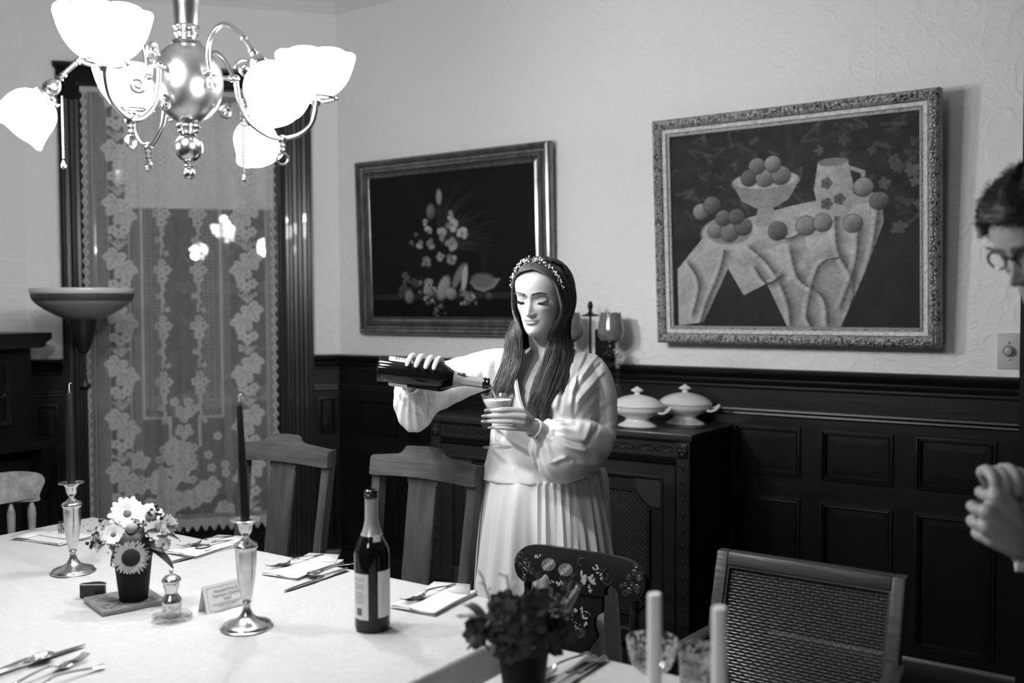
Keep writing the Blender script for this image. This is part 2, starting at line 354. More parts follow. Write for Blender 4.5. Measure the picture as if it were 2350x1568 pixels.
def wainscot(par,x0,x1,cents,hw):
    MB().box(x0,x1,-.010,0,0,1.15).build('backing_board',M_dark,par,False)
    cap=[(0,1.142),(-.022,1.142),(-.026,1.15),(-.022,1.158),(-.030,1.166),(-.034,1.178),(-.030,1.184),(-.042,1.194),(-.052,1.204),(-.056,1.212),(-.056,1.222),(-.05,1.226),(0,1.226)]
    MB().strip(cap,x0,x1).build('chair_rail',M_darkh,par,True)
    MB().box(x0,x1,-.020,-.008,1.064,1.143).build('frieze_board',M_darkh,par,False)
    bead=[(-.008,1.034),(-.028,1.034),(-.036,1.040),(-.034,1.047),(-.028,1.049),(-.038,1.056),(-.036,1.063),(-.028,1.066),(-.008,1.066)]
    MB().strip(bead,x0,x1).build('bead_moulding',M_darkh,par,True)
    zs=((.795,.998),(.19,.712))
    for z0,z1 in ((.998,1.036),(.712,.795),(.165,.19)): MB().box(x0,x1,-.026,-.008,z0,z1).build('rail',M_darkh,par,False)
    MB().strip([(-.008,0),(-.034,0),(-.034,.14),(-.024,.155),(-.026,.168),(-.008,.17)],x0,x1).build('baseboard',M_darkh,par,True)
    ed=[x0]+[c+s*hw for c in cents for s in (-1,1)]+[x1]
    for i in range(0,len(ed),2):
        if ed[i+1]-ed[i]>.004:
            for z0,z1 in zs: MB().box(ed[i],ed[i+1],-.026,-.008,z0,z1).build('stile',M_dark,par,False)
    for c in cents:
        for z0,z1 in zs:
            m=MB(); loops(m,inset(c-hw,c+hw,z0,z1,MOLD)); m.build('panel_moulding',M_darkh,par,True,30)
            e=.022; m=MB(); loops(m,inset(c-hw+e,c+hw-e,z0+e,z1-e,((0,-.0105),(.002,-.013),(.03,-.0145),(.032,-.0145))))
            m.add([(c-hw+e+.032,-.0145,z0+e+.032),(c+hw-e-.032,-.0145,z0+e+.032),(c+hw-e-.032,-.0145,z1-e-.032),(c-hw+e+.032,-.0145,z1-e-.032)],[(0,1,2,3)])
            m.build('panel',M_dark,par,False)
wbe=bpy.data.objects.new('trim_1',None); COL.objects.link(wbe); wbe.location=(0,YB,0); wbe['kind']='structure'
wainscot(wbe,XCOR,-.497,[-.7065-.355*i for i in range(8,-1,-1)],.139)
wae=bpy.data.objects.new('trim_2',None); COL.objects.link(wae); wae.location=(XC,YA0,0); wae.rotation_euler=(0,0,ANG_A); wae['kind']='structure'
wainscot(wae,1.419,LA-.002,[1.489],.048); wainscot(wae,.002,.167,[.085],.055)
wce=bpy.data.objects.new('trim_3',None); COL.objects.link(wce); wce.location=(XC,YA0,0); wce.rotation_euler=(0,0,PI/2); wce['kind']='structure'
wainscot(wce,-.10,-.002,[],.1)
CR=[(0,3.063),(-.012,3.063),(-.016,3.072),(-.016,3.088),(-.026,3.096),(-.030,3.110),(-.044,3.116),(-.060,3.132),(-.070,3.150),(-.086,3.154),(-.090,3.17),(0,3.17)]
M_crown=mat('painted crown',.72,.5)
c1=MB().strip(CR,XCOR-.02,XR); o=struct('trim_4',c1,M_crown,None,True); o.location=(0,YB,0)
c2=MB().strip(CR,-.03,LA+.03); o=struct('trim_5',c2,M_crown,None,True); o.location=(XC,YA0,0); o.rotation_euler=(0,0,ANG_A)
c3=MB().strip(CR,-4.3,.03); o=struct('trim_6',c3,M_crown,None,True); o.location=(XC,YA0,0); o.rotation_euler=(0,0,PI/2)
# paper seam ridges
for par,x in ((wb,-1.008),):
    MB().box(x-.0012,x+.0012,YB-.0012,YB+.01,1.22,3.07).build('paper_seam',M_wall,par,False)
# doorway casing and dark door at the right end of the picture wall
d1=bpy.data.objects.new('door_1',None); COL.objects.link(d1); d1.location=(0,YB,0); d1['kind']='structure'
fluted=[(0,0)]
def casing_prof(w,flip=False):
    p=[(0,0),(0,-.02),(.008,-.034),(.016,-.036),(.022,-.026),(.034,-.024),(.040,-.032),(.052,-.032),(.058,-.022),(.07,-.022),(.078,-.038),(.094,-.040),(.102,-.026),(.118,-.026),(.126,-.040),(.142,-.042),(.150,-.028),(.160,-.028),(.166,-.046),(.172,-.046),(.172,0)]
    p=[(x*w/.172,y) for x,y in p]
    return [(w-x,y) for x,y in p] if flip else p
def vcasing(par,x0,w,z0,z1,m,flip=False):
    MB().prism([(x0+x,y) for x,y in casing_prof(w,flip)],z0,z1,axis='z').build('casing',m,par,True,25)
MB().box(-.497,-.40,-.05,0,0,2.62).build('casing',M_dark,d1,False)
MB().box(-.40,.55,-.012,0,0,2.5).build('door_leaf',M_dark,d1,False)
MB().box(-.40,.65,-.05,0,2.5,2.62).build('casing',M_darkh,d1,False)
MB().box(.55,.65,-.05,0,0,2.5).build('casing',M_dark,d1,False)
for z0,z1 in ((.2,1.0),(1.15,2.35)):
    for a,b in ((-.33,.02),(.13,.48)):
        m=MB(); loops(m,inset(a,b,z0,z1,((0,-.012),(.004,-.022),(.016,-.02),(.024,-.012)))); m.build('panel_moulding',M_darkh,d1)
# ---------------------------------------------------------------- window in the angled wall
w1=bpy.data.objects.new('window_1',None); COL.objects.link(w1); w1.location=(XC,YA0,0); w1.rotation_euler=(0,0,ANG_A); w1['kind']='structure'
M_case=wood('stained casing',.020,.30,.3,7,(1,1,.08),spec=.6,coat=.3)
vcasing(w1,.167,.177,.14,2.545,M_case,True); vcasing(w1,1.242,.177,.14,2.545,M_case)
MB().box(.160,1.426,-.046,0,2.545,2.70,bev=.004).build('head_casing',M_dark,w1); MB().strip([(0,2.70),(-.05,2.70),(-.062,2.715),(-.062,2.727),(0,2.727)],.150,1.436).build('head_cap',M_dark,w1,True)
for x in (.162,1.237): MB().box(x,x+.187,-.052,0,0,.14,bev=.003).build('plinth_block',M_dark,w1)
MB().box(.344,1.242,-.03,.12,.40,.425).build('sill',M_dark,w1,False)
MB().box(.344,1.242,-.012,.0,.14,.40).build('apron_panel',M_dark,w1,False)
for b in ((.344,.364,.425,2.56),(1.222,1.242,.425,2.56)): MB().box(b[0],b[1],0,.12,b[2],b[3]).build('jamb',M_dark,w1,False)
MB().box(.344,1.242,0,.12,2.54,2.56).build('head_jamb',M_dark,w1,False)
for nm,y,z0,z1 in (('lower_sash',.045,.425,1.60),('upper_sash',.085,1.56,2.545)):
    m=MB()
    for b in ((.364,.414,z0,z1),(1.172,1.222,z0,z1),(.414,1.172,z0,z0+.06),(.414,1.172,z1-.04,z1)): m.box(b[0],b[1],y-.018,y+.018,b[2],b[3])
    s=m.build(nm,M_dark,w1,False)
    MB().box(.41,1.176,y-.002,y+.002,z0+.05,z1-.03).build('pane',glassmat('window glass '+nm,.9,0.0,1.3),s,False)
# ---------------------------------------------------------------- roller shade and lace curtain
rs=thing('roller_shade','plain pale roller shade pulled part way down behind the lace curtain','window shade',(XC,YA0,0),ANG_A)
M_shade=mat('shade cloth',.75,.8)
MB().box(.47,1.236,.010,.012,2.005,2.53).build('shade_cloth',M_shade,rs,False)
MB().tube([(.46,.012,2.53),(1.24,.012,2.53)],.012,10).build('roller',M_shade,rs); MB().tube([(.47,.011,2.008),(1.236,.011,2.008)],.006,6).build('hem_bar',M_shade,rs)
lc=thing('lace_curtain','tall white lace curtain with leaf and flower borders in front of the window','curtain',(XC,YA0,0),ANG_A)
def vine(c,x,y,r,rot,v,vein):
    for k,L_ in ((-2,.62),(2,.62),(-1,.86),(1,.86),(0,1.0)):
        a=rot+k*.95; dx,dy=math.sin(a),-math.cos(a); c.ell(x+dx*r*L_*.5,y+dy*r*L_*.5,r*.26*(1.1 if k==0 else 1),r*L_*.52,rot=a,v=v,soft=.2)
        for sd in (-1,1): c.ell(x+math.sin(a+sd*.32)*r*L_*.62,y-math.cos(a+sd*.32)*r*L_*.62,r*.10,r*.20,rot=a+sd*.5,v=v,soft=.25)
    for k,L_ in ((-2,.5),(2,.5),(-1,.72),(1,.72),(0,.85)):
        a=rot+k*.95; c.line([(x,y),(x+math.sin(a)*r*L_,y-math.cos(a)*r*L_)],r*.035,vein,.75)
def lace():
    w,h=345,790; A=.40                       # panel drawn flat; y down over its height
    c=Canvas(w,h,.27,asp=.41); rg=random.Random(5); s=c.asp/1.0
    X=c.X/c.asp; Y=c.Y
    c.a+= .06*np.sin(c.X*900)*np.sin(Y*900*.8)
    def band(u0,u1,v,fine=0): 
        m=(X>u0)&(X<u1); c.a[m]=v+ (fine*np.sin(X[m]*620)*(.6+.4*np.sin(Y[m]*330)) if fine else 0)
    band(.065,.125,.40,.16); band(.25,.29,.36,.14); band(.83+.105,.955,.40,.16); band(.71,.75,.36,.14)
    for u in (.055,.13,.235,.945): c.a[(abs(X-u)<.0035)]=.62
    u0,u1,yb=.297,.702,.735
    for a,b in (((u0,0),(u0,yb)),((u0,yb),(.43,yb)),((.43,yb),(.43,.80)),((u1,.0),(u1,yb)),((u1,yb),(.58,yb)),((.58,yb),(.58,.80))):
        c.line([(a[0]*s,a[1]),(b[0]*s,b[1])],.0032,.80)
    for base in (.315,.61):                  # the square-mesh bands
        for k in range(4): c.line([((base+k*.026)*s,0),((base+k*.026)*s,yb-.02)],.0011,.55)
        for y in np.arange(.0,yb,.0165): c.line([(base*s,y),((base+.078)*s,y)],.0011,.5)
        for y in np.arange(.008,yb,.0165):
            for k in range(3): c.ell((base+.013+k*.026)*s,y,.0022,.0028,v=.5)
    for uc,sgn in ((.185,1),(.84,-1)):        # vine borders
        y=.02; k=0
        while y<.98:
            vine(c,(uc-.014*sgn)*s,y,.034,sgn*.5+PI,.93,.5); vine(c,(uc+.024*sgn)*s,y+.026,.034,PI-sgn*.3,.90,.5)
            c.line([(uc*s,y+.03),((uc+.012*sgn)*s,y+.055),((uc-.01)*s,y+.085)],.0018,.75)
            for q in range(3): c.flower((uc+(-.03+.03*q)*sgn)*s,y+.062+.008*(q%2),.0115,.92,core=.45)
            for q in range(4): c.ell((uc+rg.uniform(-.045,.045))*s,y+.085+rg.uniform(-.01,.01),.0042,v=.78)
            for q in range(5): c.line([(uc*s,y+.104),((uc+(-.045+.022*q))*s,y+.086)],.0022,.76)
            y+=.118
    y=.03
    while y<.72:                              # inner flower chains
        for uc in (.40,.585):
            for q in range(3): c.flower((uc+(-.022+.022*q))*s,y+.008*(q%2),.011,.78,core=.35)
            c.flower(uc*s,y+.02,.012,.78,core=.35); c.flower(uc*s,y-.016,.009,.74,core=.35)
            for q in range(7): c.ell((uc+.006*math.sin(q*2))*s,y+.035+q*.009,.0048-.0003*q,.0055,v=.72)
            c.leaf((uc-.02)*s,y+.06,.010,-.6,.72); c.leaf((uc+.02)*s,y+.09,.010,.6,.72)
        y+=.125
    for q in range(5): c.flower(.5*s+.012*(q-2)*.8,.70+.018*(q%3),.011,.78,core=.4)
    for q in range(4): vine(c,.5*s,.72+.04*q,.026,PI,.84,.5)
    for k in range(22):                       # foliage across the foot
        u=rg.uniform(.27,.72); yy=rg.uniform(.80,.95); vine(c,u*s,yy,rg.uniform(.024,.036),rg.uniform(-2.6,2.6)+PI,.84,.45)
    for k in range(26): c.flower(rg.uniform(.27,.72)*s,rg.uniform(.78,.95),.010,.8,core=.4)
    m=(Y>.955); c.a[m]=.42+.16*np.sin(X[m]*500)
    c.a+= (noise2(h,w,60,3)-.5)*.10
    # wavy edges: outside the scallop nothing
    for sd in (0,1):
        e=.008+.006*np.sin(Y*2*PI*46); d=(X if sd==0 else 1-X)
        ed=(d<.046); c.a[ed]=.42; wv=.020+.008*np.sin(Y*2*PI*46+2.4); c.a[(abs(d-wv)<.005)]=.88; c.a[(d<e+.007)]=.85; c.a[d<e]=0
    eb=.988+.006*np.sin(X*2*PI*22); c.a[(Y>.965)&(Y<eb)]=.72; c.a[Y>eb]=0
    c.a[Y<.018]=.9
    return np.clip(c.a,0,.95)
def cur_fn(u,v):
    x=.276+u*.955+ (1-v)*(-.004)+.012*(u-.5)*(1-v)
    y=-.072+.012*np.sin(u*2*PI*3.3+.6+.5*(1-v))*(.35+.65*v)+.010*np.sin(u*2*PI*9.1+1.1*np.sin(3*v))*np.exp(-((u-.52)/.28)**2)+.004*np.sin(u*41+v*2)
    return x,y,.297+v*2.325
tone_grid('lace_net',lace(),cur_fn,attrmat('lace',alpha=True,trans=.35),lc)
MB().tube([(.262,-.072,2.615),(1.245,-.072,2.615)],.011,10).build('curtain_rod',M_dark,lc)
for x in (.268,1.239): MB().box(x-.005,x+.005,-.085,-.045,2.60,2.63).build('bracket',M_dark,lc,False)
# ---------------------------------------------------------------- dark mantelpiece on the left wall
mp=thing('mantelpiece','black carved wooden mantelpiece with a long shelf at the left edge','fireplace',(XC,2.62,0))
MB().box(0,.30,-1.45,-.05,0,1.32).build('body',M_dark,mp,False)
MB().strip([(0,1.372),(0,1.345),(-.01,1.335),(-.03,1.325),(-.03,1.31),(-.055,1.30),(-1.45,1.30),(-1.45,1.372)],0,.40).build('shelf',M_darkh,mp,True,30)
for y0,y1 in ((-.62,-.15),(-1.3,-.75)):
    m=MB(); loops(m,[(y0,y1,.93,1.26,.0),(y0+.01,y1-.01,.94,1.25,.014),(y0+.03,y1-.03,.96,1.23,.010),(y0+.035,y1-.035,.965,1.225,-.004)])
    m.v=[(.30+y,x,z) for x,y,z in m.v]; m.build('carved_panel_frame',M_darkh,mp)
    m=MB(); rg=random.Random(3)
    for k in range(26):
        cy=rg.uniform(y0+.05,y1-.05); cz=rg.uniform(.98,1.21); m.sphere((.303,cy,cz),rg.uniform(.012,.026),8,6,sc=(.4,1,1))
    for k in range(5):
        cy=y0+.06+k*(y1-y0-.12)/4; m.tube([(.305,cy+.03*math.cos(t),1.09+.05*math.sin(t)*(1-t/9)) for t in np.linspace(0,6,16)],.006,5)
    m.build('carving',M_darkh,mp)
MB().strip([(.02,.86),(.02,.845),(.01,.835),(-.01,.825),(-1.45,.825),(-1.45,.86)],.0,.42).build('lower_shelf',M_darkh,mp,True,30)
for y in (-.03,-1.40):
    MB().prism([(.30,.825),(.41,.825),(.40,.77),(.36,.72),(.345,.66),(.33,.60),(.30,.56)],y-.035,y+.035).build('corbel',M_darkh,mp,True,30)
MB().prism([(.30,.0),(.35,.0),(.35,.16),(.33,.18),(.33,.56),(.30,.56)],-.11,-.0).build('pilaster',M_dark,mp,False)
# ================================================================ PAINTINGS
def frame_ring(mb, w, h, prof):
    # prof: (inset from outer edge, height off the back) ; frame centred on x, z from 0..h ; faces -y
    loops(mb,[(-w/2+o,w/2-o,o,h-o,-d) for o,d in prof])
def still_life():
    c=Canvas(430,345,.045,asp=1.22); A=1.22; rg=random.Random(11)
    c.a=.014+.02*(noise2(345,430,14,2)-.3)+.02*(noise2(345,430,40,9)-.4)
    for k in range(90):      # patterned hanging at the back
        x,y=rg.uniform(.0,A),rg.uniform(0,.5); c.line([(x,y),(x+rg.uniform(-.05,.05),y+rg.uniform(-.05,.03)),(x+rg.uniform(-.07,.07),y+rg.uniform(-.04,.05))],rg.uniform(.004,.012),rg.uniform(.03,.10),.5)
    for k in range(16):
        x,y=rg.uniform(.72,A),rg.uniform(.03,.62); c.leaf(x,y,rg.uniform(.03,.06),rg.uniform(-3,3),rg.uniform(.06,.15),.7)
    c.poly([(.60,.0),(.63,0),(.66,.3),(.62,.34)],.03)
    # table front and cloth
    c.poly([(0,.62),(A,.55),(A,1),(0,1)],.022); 
    c.poly([(.02,.70),(.20,.50),(.34,.46),(.62,.40),(.88,.36),(1.05,.36),(1.06,.50),(.98,.72),(.86,1.0),(.60,1.0),(.50,.78),(.38,.84),(.30,.70),(.16,.98),(.02,1.0)],.40,grad=(-.25,-.35))
    c.poly([(.66,.44),(.82,.38),(.84,.60),(.72,.66)],.50); c.poly([(.86,.42),(1.0,.40),(.98,.62),(.86,.66)],.46)
    c.poly([(.44,.62),(.60,.58),(.70,.70),(.58,.80),(.50,.70)],.52)
    for pts in ([(.30,.52),(.26,.70),(.18,.88),(.14,1)],[(.62,.60),(.66,.76),(.78,.86),(.80,1)],[(.86,.66),(.76,.70),(.70,.92),(.72,1)],[(.84,.40),(.85,.62),(.92,.78),(.90,.92)],[(.40,.58),(.52,.70),(.60,.86),(.62,1)],[(1.04,.42),(1.0,.66),(.90,.95)],[(.08,.66),(.14,.78),(.10,.95)],[(.52,.50),(.60,.56),(.70,.52)],[(.44,.70),(.50,.78),(.58,.74)],[(.95,.50),(.93,.70),(.86,.9)]):
        cp=[(p.x,p.y) for p in crom([(a,b,0) for a,b in pts],6)]
        for wd,v,op in ((.034,.22,.10),(.026,.16,.14),(.018,.12,.18),(.011,.08,.26),(.005,.05,.4)):
            for q in (0,1): 
                pp=[(x+(wd*.5 if q else 0),y) for x,y in cp]
            P0=c.a.copy(); c.line(pp,wd,v,op); j_=(P0<.12); c.a[j_]=P0[j_]
        pp=[(x-.020,y) for x,y in cp]; P0=c.a.copy(); c.line(pp,.012,.62,.30); j_=(P0<.12); c.a[j_]=P0[j_]
    # round bowl on a foot, jug, plate, fruit
    c.poly([(.47,.36),(.53,.36),(.56,.50),(.44,.50)],.34); c.ell(.50,.27,.17,.055,v=.30,soft=.1); c.poly([(.33,.27),(.67,.27),(.62,.36),(.55,.40),(.45,.40),(.38,.36)],.28); c.ell(.50,.262,.16,.042,v=.50)
    c.poly([(.76,.20),(.90,.20),(.93,.34),(.90,.46),(.77,.46),(.74,.33)],.42,grad=(-1.6,0)); c.ell(.83,.20,.07,.02,v=.2); c.line([(.90,.23),(.97,.26),(.96,.36),(.91,.40)],.010,.36)
    for x,y in ((.80,.30),(.86,.38),(.80,.40)): c.flower(x,y,.03,.12)
    c.ell(.31,.52,.15,.085,v=.46); c.ell(.31,.515,.12,.062,v=.25)
    ap=[(.42,.245),(.50,.25),(.58,.245),(.46,.19),(.54,.185),(.24,.50),(.31,.515),(.385,.49),(.28,.44),(.35,.435),(.56,.52),(.16,.40),(.22,.37),(.70,.50),(.78,.49),(.97,.33),(1.04,.40),(.92,.50)]
    for x,y in ap:
        r=rg.uniform(.040,.048); c.ell(x,y,r*1.07,r*1.05,v=.02,soft=.2); c.ell(x,y,r,r*.96,v=rg.choice((.11,.16,.22)),soft=.12,shade=.75)
    return np.clip(c.a*(.70+.4*noise2(345,430,90,4))*(.75+.5*noise2(345,430,24,6)),.004,.8)
def bouquet_painting():
    c=Canvas(330,250,.006,asp=1.33); rg=random.Random(4); A=1.33
    c.a=.006+.004*noise2(250,330,12,1)
    c.poly([(0,.84),(A,.83),(A,.87),(0,.88)],.022); c.poly([(0,.88),(A,.87),(A,1),(0,1)],.005)
    for k in range(60):
        a=rg.uniform(-1.9,.2); r=rg.uniform(.2,.42); x,y=.62,.50; c.line([(x,y),(x+math.cos(a)*r*.5,y+math.sin(a)*r*.6),(x+math.cos(a+.2)*r,y+math.sin(a)*r)],.004,.03,.6)
    c.ell(.60,.17,.022,.05,v=.24,soft=.5); c.ell(.53,.27,.035,.05,v=.12,soft=.5,shade=.5)
    for x,y,r,v in ((.68,.30,.035,.30),(.70,.37,.05,.34),(.48,.34,.025,.30),(.50,.40,.035,.33),(.61,.43,.048,.42),(.78,.43,.045,.42),(.69,.50,.05,.30),(.43,.49,.032,.28),(.53,.49,.04,.30),(.60,.58,.034,.22),(.48,.62,.042,.26),(.69,.60,.042,.24),(.36,.48,.02,.12),(.40,.42,.018,.10),(.50,.78,.05,.30),(.42,.76,.02,.2)):
        for q in range(7):
            a=rg.uniform(0,6.3); c.ell(x+math.cos(a)*r*.5,y+math.sin(a)*r*.5,r*.5,r*.42,rot=a,v=v*rg.uniform(.5,1.25),soft=.5)
        c.ell(x,y,r*.22,v=v*.35,soft=.6)
    for x,y,r,v,n in ((.50,.84,.055,.20,30),(.80,.86,.06,.20,30),(.28,.82,.05,.06,26),(.30,.72,.04,.07,20),(.38,.76,.035,.06,16),(.56,.93,.05,.10,16)):
        for q in range(n):
            c.ell(x+rg.gauss(0,r*.5),y+rg.gauss(0,r*.5),.012,v=v*rg.uniform(.4,1.4),soft=.5,shade=.5)
    c.ell(.33,.86,.035,.045,v=.16,soft=.4,shade=.6); c.ell(.62,.80,.045,.085,rot=.4,v=.24,soft=.4,shade=.5); c.ell(.68,.84,.04,v=.22,soft=.4,shade=.5)
    c.ell(.74,.72,.028,.09,rot=.5,v=.16,soft=.4); c.ell(.79,.73,.022,.09,rot=.15,v=.36,soft=.4); c.poly([(.83,.76),(1.0,.74),(1.07,.74),(1.02,.80),(.94,.83),(.87,.81)],.20); c.ell(.93,.755,.09,.05,v=.12,soft=.4); c.ell(.98,.86,.025,v=.06,soft=.4,shade=.6)
    c.poly([(.90,.47),(.98,.47),(.965,.66),(.94,.72),(.915,.66)],.012); c.line([(.90,.47),(.98,.47)],.003,.04)
    return np.clip(c.a,.004,.6)
def painting(name,label,cx,zb,w,h,yb,lean,prof,fmat,canv_in,arr,extra=None):
    r=thing(name,label,'painting',(cx,yb,zb),0,rot=(lean,0,0))
    m=MB(); frame_ring(m,w,h,prof); fr=m.build('frame',fmat,r,True,28)
    MB().box(-w/2+.01,w/2-.01,-.012,0,.01,h-.01).build('backing',M_dark,r,False)
    ci=canv_in; cv=tone_grid('canvas',arr,lambda u,v:(-w/2+ci+u*(w-2*ci),0*u-.026,ci+v*(h-2*ci)),attrmat(name+' paint',rough=.42,spec=.12,bump=.25,bscale=500),r)
    if extra: extra(r,fr)
    return r
def ornate_mat():
    m=mat('mottled gilt carving',.36,.5,.15,bump=.0); nt=m.node_tree; N=nt.nodes.new; L=nt.links.new; b=nt.nodes['Principled BSDF']
    tc=N('ShaderNodeTexCoord'); n=N('ShaderNodeTexNoise'); n.inputs['Scale'].default_value=48; n.inputs['Detail'].default_value=3; n.inputs['Distortion'].default_value=1.8; L(tc.outputs['Object'],n.inputs['Vector'])
    r=N('ShaderNodeValToRGB'); r.color_ramp.elements[0].position=.36; r.color_ramp.elements[0].color=g3(.04); r.color_ramp.elements[1].position=.50; r.color_ramp.elements[1].color=g3(.42); L(n.outputs[0],r.inputs[0]); L(r.outputs[0],b.inputs['Base Color'])
    u=N('ShaderNodeBump'); u.inputs['Strength'].default_value=.8; u.inputs['Distance'].default_value=.006; L(n.outputs[0],u.inputs['Height']); L(u.outputs[0],b.inputs['Normal']); return m
def inner_rims(r,fr):
    w,h=1.127,.93
    m=MB(); frame_ring(m,w,h,[(.040,.040),(.042,.048),(.056,.044),(.060,.034),(.064,.034)]); m.build('sloped_fillet',mat('worn cream gilding',.46,.5,.1,var=.35,vscale=70),r,True,28)
    m=MB()
    n=150
    for i in range(n):
        for z in (.0675,h-.0675): m.box(-w/2+.066+i*(w-.132)/n,-w/2+.066+(i+.6)*(w-.132)/n,-.040,-.028,z-.0035,z+.0035)
    for i in range(118):
        for x in (-w/2+.0675,w/2-.0675): m.box(x-.0035,x+.0035,-.040,-.028,.066+i*(h-.132)/118,.066+(i+.6)*(h-.132)/118)
    m.build('beading',mat('bead gilding',.42,.5,.1),r,False)
    m=MB(); rg=random.Random(8)          # carved leaves on the outer moulding
    def put(x,z,a):
        m.add([(x+math.cos(a+q)*rr,-.0665+(.004 if k%2 else -.004),z+math.sin(a+q)*rr) for k,(q,rr) in enumerate([(0,.016),(.7,.007),(1.6,.010),(2.4,.006),(3.14,.013),(3.9,.006),(4.7,.010),(5.5,.007)])]+[(x,-.073,z)],[(k,(k+1)%8,8) for k in range(8)])
    for i in range(64):
        x=-w/2+.02+i*(w-.04)/63
        for z in (.020,h-.020): put(x+rg.uniform(-.004,.004),z+rg.uniform(-.005,.005),rg.uniform(0,6))
    for i in range(52):
        z=.02+i*(h-.04)/51
        for x in (-w/2+.020,w/2-.020): put(x,z,rg.uniform(0,6))
    m.build('carved_leaves',ornate_mat(),r,True)
painting('fruit_painting','large framed still life of fruit and white cloth in a pale carved frame',-1.3155,1.331,1.127,.930,3.868,.060,
  [(0,0),(0,.052),(.004,.060),(.012,.066),(.028,.066),(.036,.058),(.040,.048),(.040,.038),(.064,.034),(.070,.038),(.072,.024)],ornate_mat(),.071,still_life(),inner_rims)
M_gfr=mat('streaked silver gilt',.20,.24,.75,var=.5,vscale=30,stretch=(1,1,.3))
painting('flower_painting','framed dark still life of flowers and melons in a ribbed gilt frame',-3.036,1.342,1.212,.90,3.885,.030,
  [(0,0),(0,.030),(.006,.040),(.016,.044),(.026,.040),(.032,.028),(.042,.026),(.050,.036),(.060,.038),(.068,.026),(.078,.022),(.088,.026),(.094,.022)],M_gfr,.091,bouquet_painting())
# push button switch
sw=thing('light_switch','square wall plate with round push button switch beside the fruit painting','light switch',(-.537,3.9,1.319))
MB().box(-.039,.039,-.006,0,-.064,.064,bev=.0025).build('cover_plate',mat('painted plate',.52,.5),sw)
MB().lathe([(.021,0),(.021,.004),(.018,.010),(.017,.006)],24,T(0,-.006,0)@RX(PI/2)).build('collar',M_silver,sw)
MB().lathe([(.016,0),(.016,.012),(.013,.018),(.006,.021),(0,.0215)],24,T(0,-.008,0)@RX(PI/2)).build('button',mat('button plastic',.40,.3),sw)
for z in (-.030,.030): MB().sphere((0,-.006,z),.0042,10,6).build('screw',M_silver,sw)
# ================================================================ CHANDELIER
ch=thing('chandelier','brass gas and electric chandelier with lit white glass shades over the table','chandelier',(-1.562*1.32,1.194*1.32,1.5+.417*1.32),YAW); ch.scale=(1.32,1.32,1.32)
col=smooth1([(.012,.84),(.012,.32),(.014,.25),(.030,.215),(.042,.195),(.040,.188),(.032,.172),(.026,.15),(.0235,.12),(.022,.105)],4)
MB().lathe(col[::-1],32).build('stem_cup',M_brass,ch)
MB().lathe([(.05,.855),(.05,.845),(.03,.83),(.012,.80)],24).build('ceiling_canopy',M_brass,ch)
MB().lathe(smooth1([(.020,.108),(.024,.102),(.018,.096),(.022,.090),(.017,.082),(.026,.076),(.028,.070)],3)[::-1],28).build('neck',M_brass,ch)
ball=[(.0655*math.sin(PI*j/28),-.076*math.cos(PI*j/28)) for j in range(29)]
MB().lathe([(max(r,0),z) for r,z in ball],48,cap=False).build('body_globe',mat('satin brass globe',.50,.30,1.0,var=.12,vscale=25),ch)
MB().lathe(smooth1([(.020,-.078),(.022,-.083),(.016,-.087),(.019,-.092),(.013,-.096),(.016,-.099)],3),24).build('collar',M_brass,ch)
MB().sphere((0,0,-.122),.0262,28,18).build('lower_globe',M_brass,ch)
MB().lathe([(.006,-.146),(.009,-.149),(.006,-.153),(.009,-.156),(.005,-.16)],16).build('collar',M_brass,ch)
MB().sphere((0,0,-.170),.0112,18,12).build('finial_ball',M_brass,ch)
def glowmat():
    m=bpy.data.materials.new('lit white glass'); m.use_nodes=True; nt=m.node_tree; N=nt.nodes.new; L=nt.links.new; b=nt.nodes['Principled BSDF']
    b.inputs['Base Color'].default_value=g3(.85); b.inputs['Roughness'].default_value=.3
    b.inputs['Emission Color'].default_value=g3(1); b.inputs['Emission Strength'].default_value=SHADE_GLOW; return m
M_glow=glowmat()
def spiral(cx,cz,r0,turns,dirn=1,a0=0,n=26,grow=1.0):
    return [(cx+math.cos(a0+dirn*2*PI*turns*i/n)*r0*(1-.8*i/n),0,cz+math.sin(a0+dirn*2*PI*turns*i/n)*r0*(1-.8*i/n)) for i in range(n+1)]
GAS=[math.radians(254.8),math.radians(14.8),math.radians(134.8)]; ELEC=[math.radians(197.8),math.radians(317.8),math.radians(77.8)]
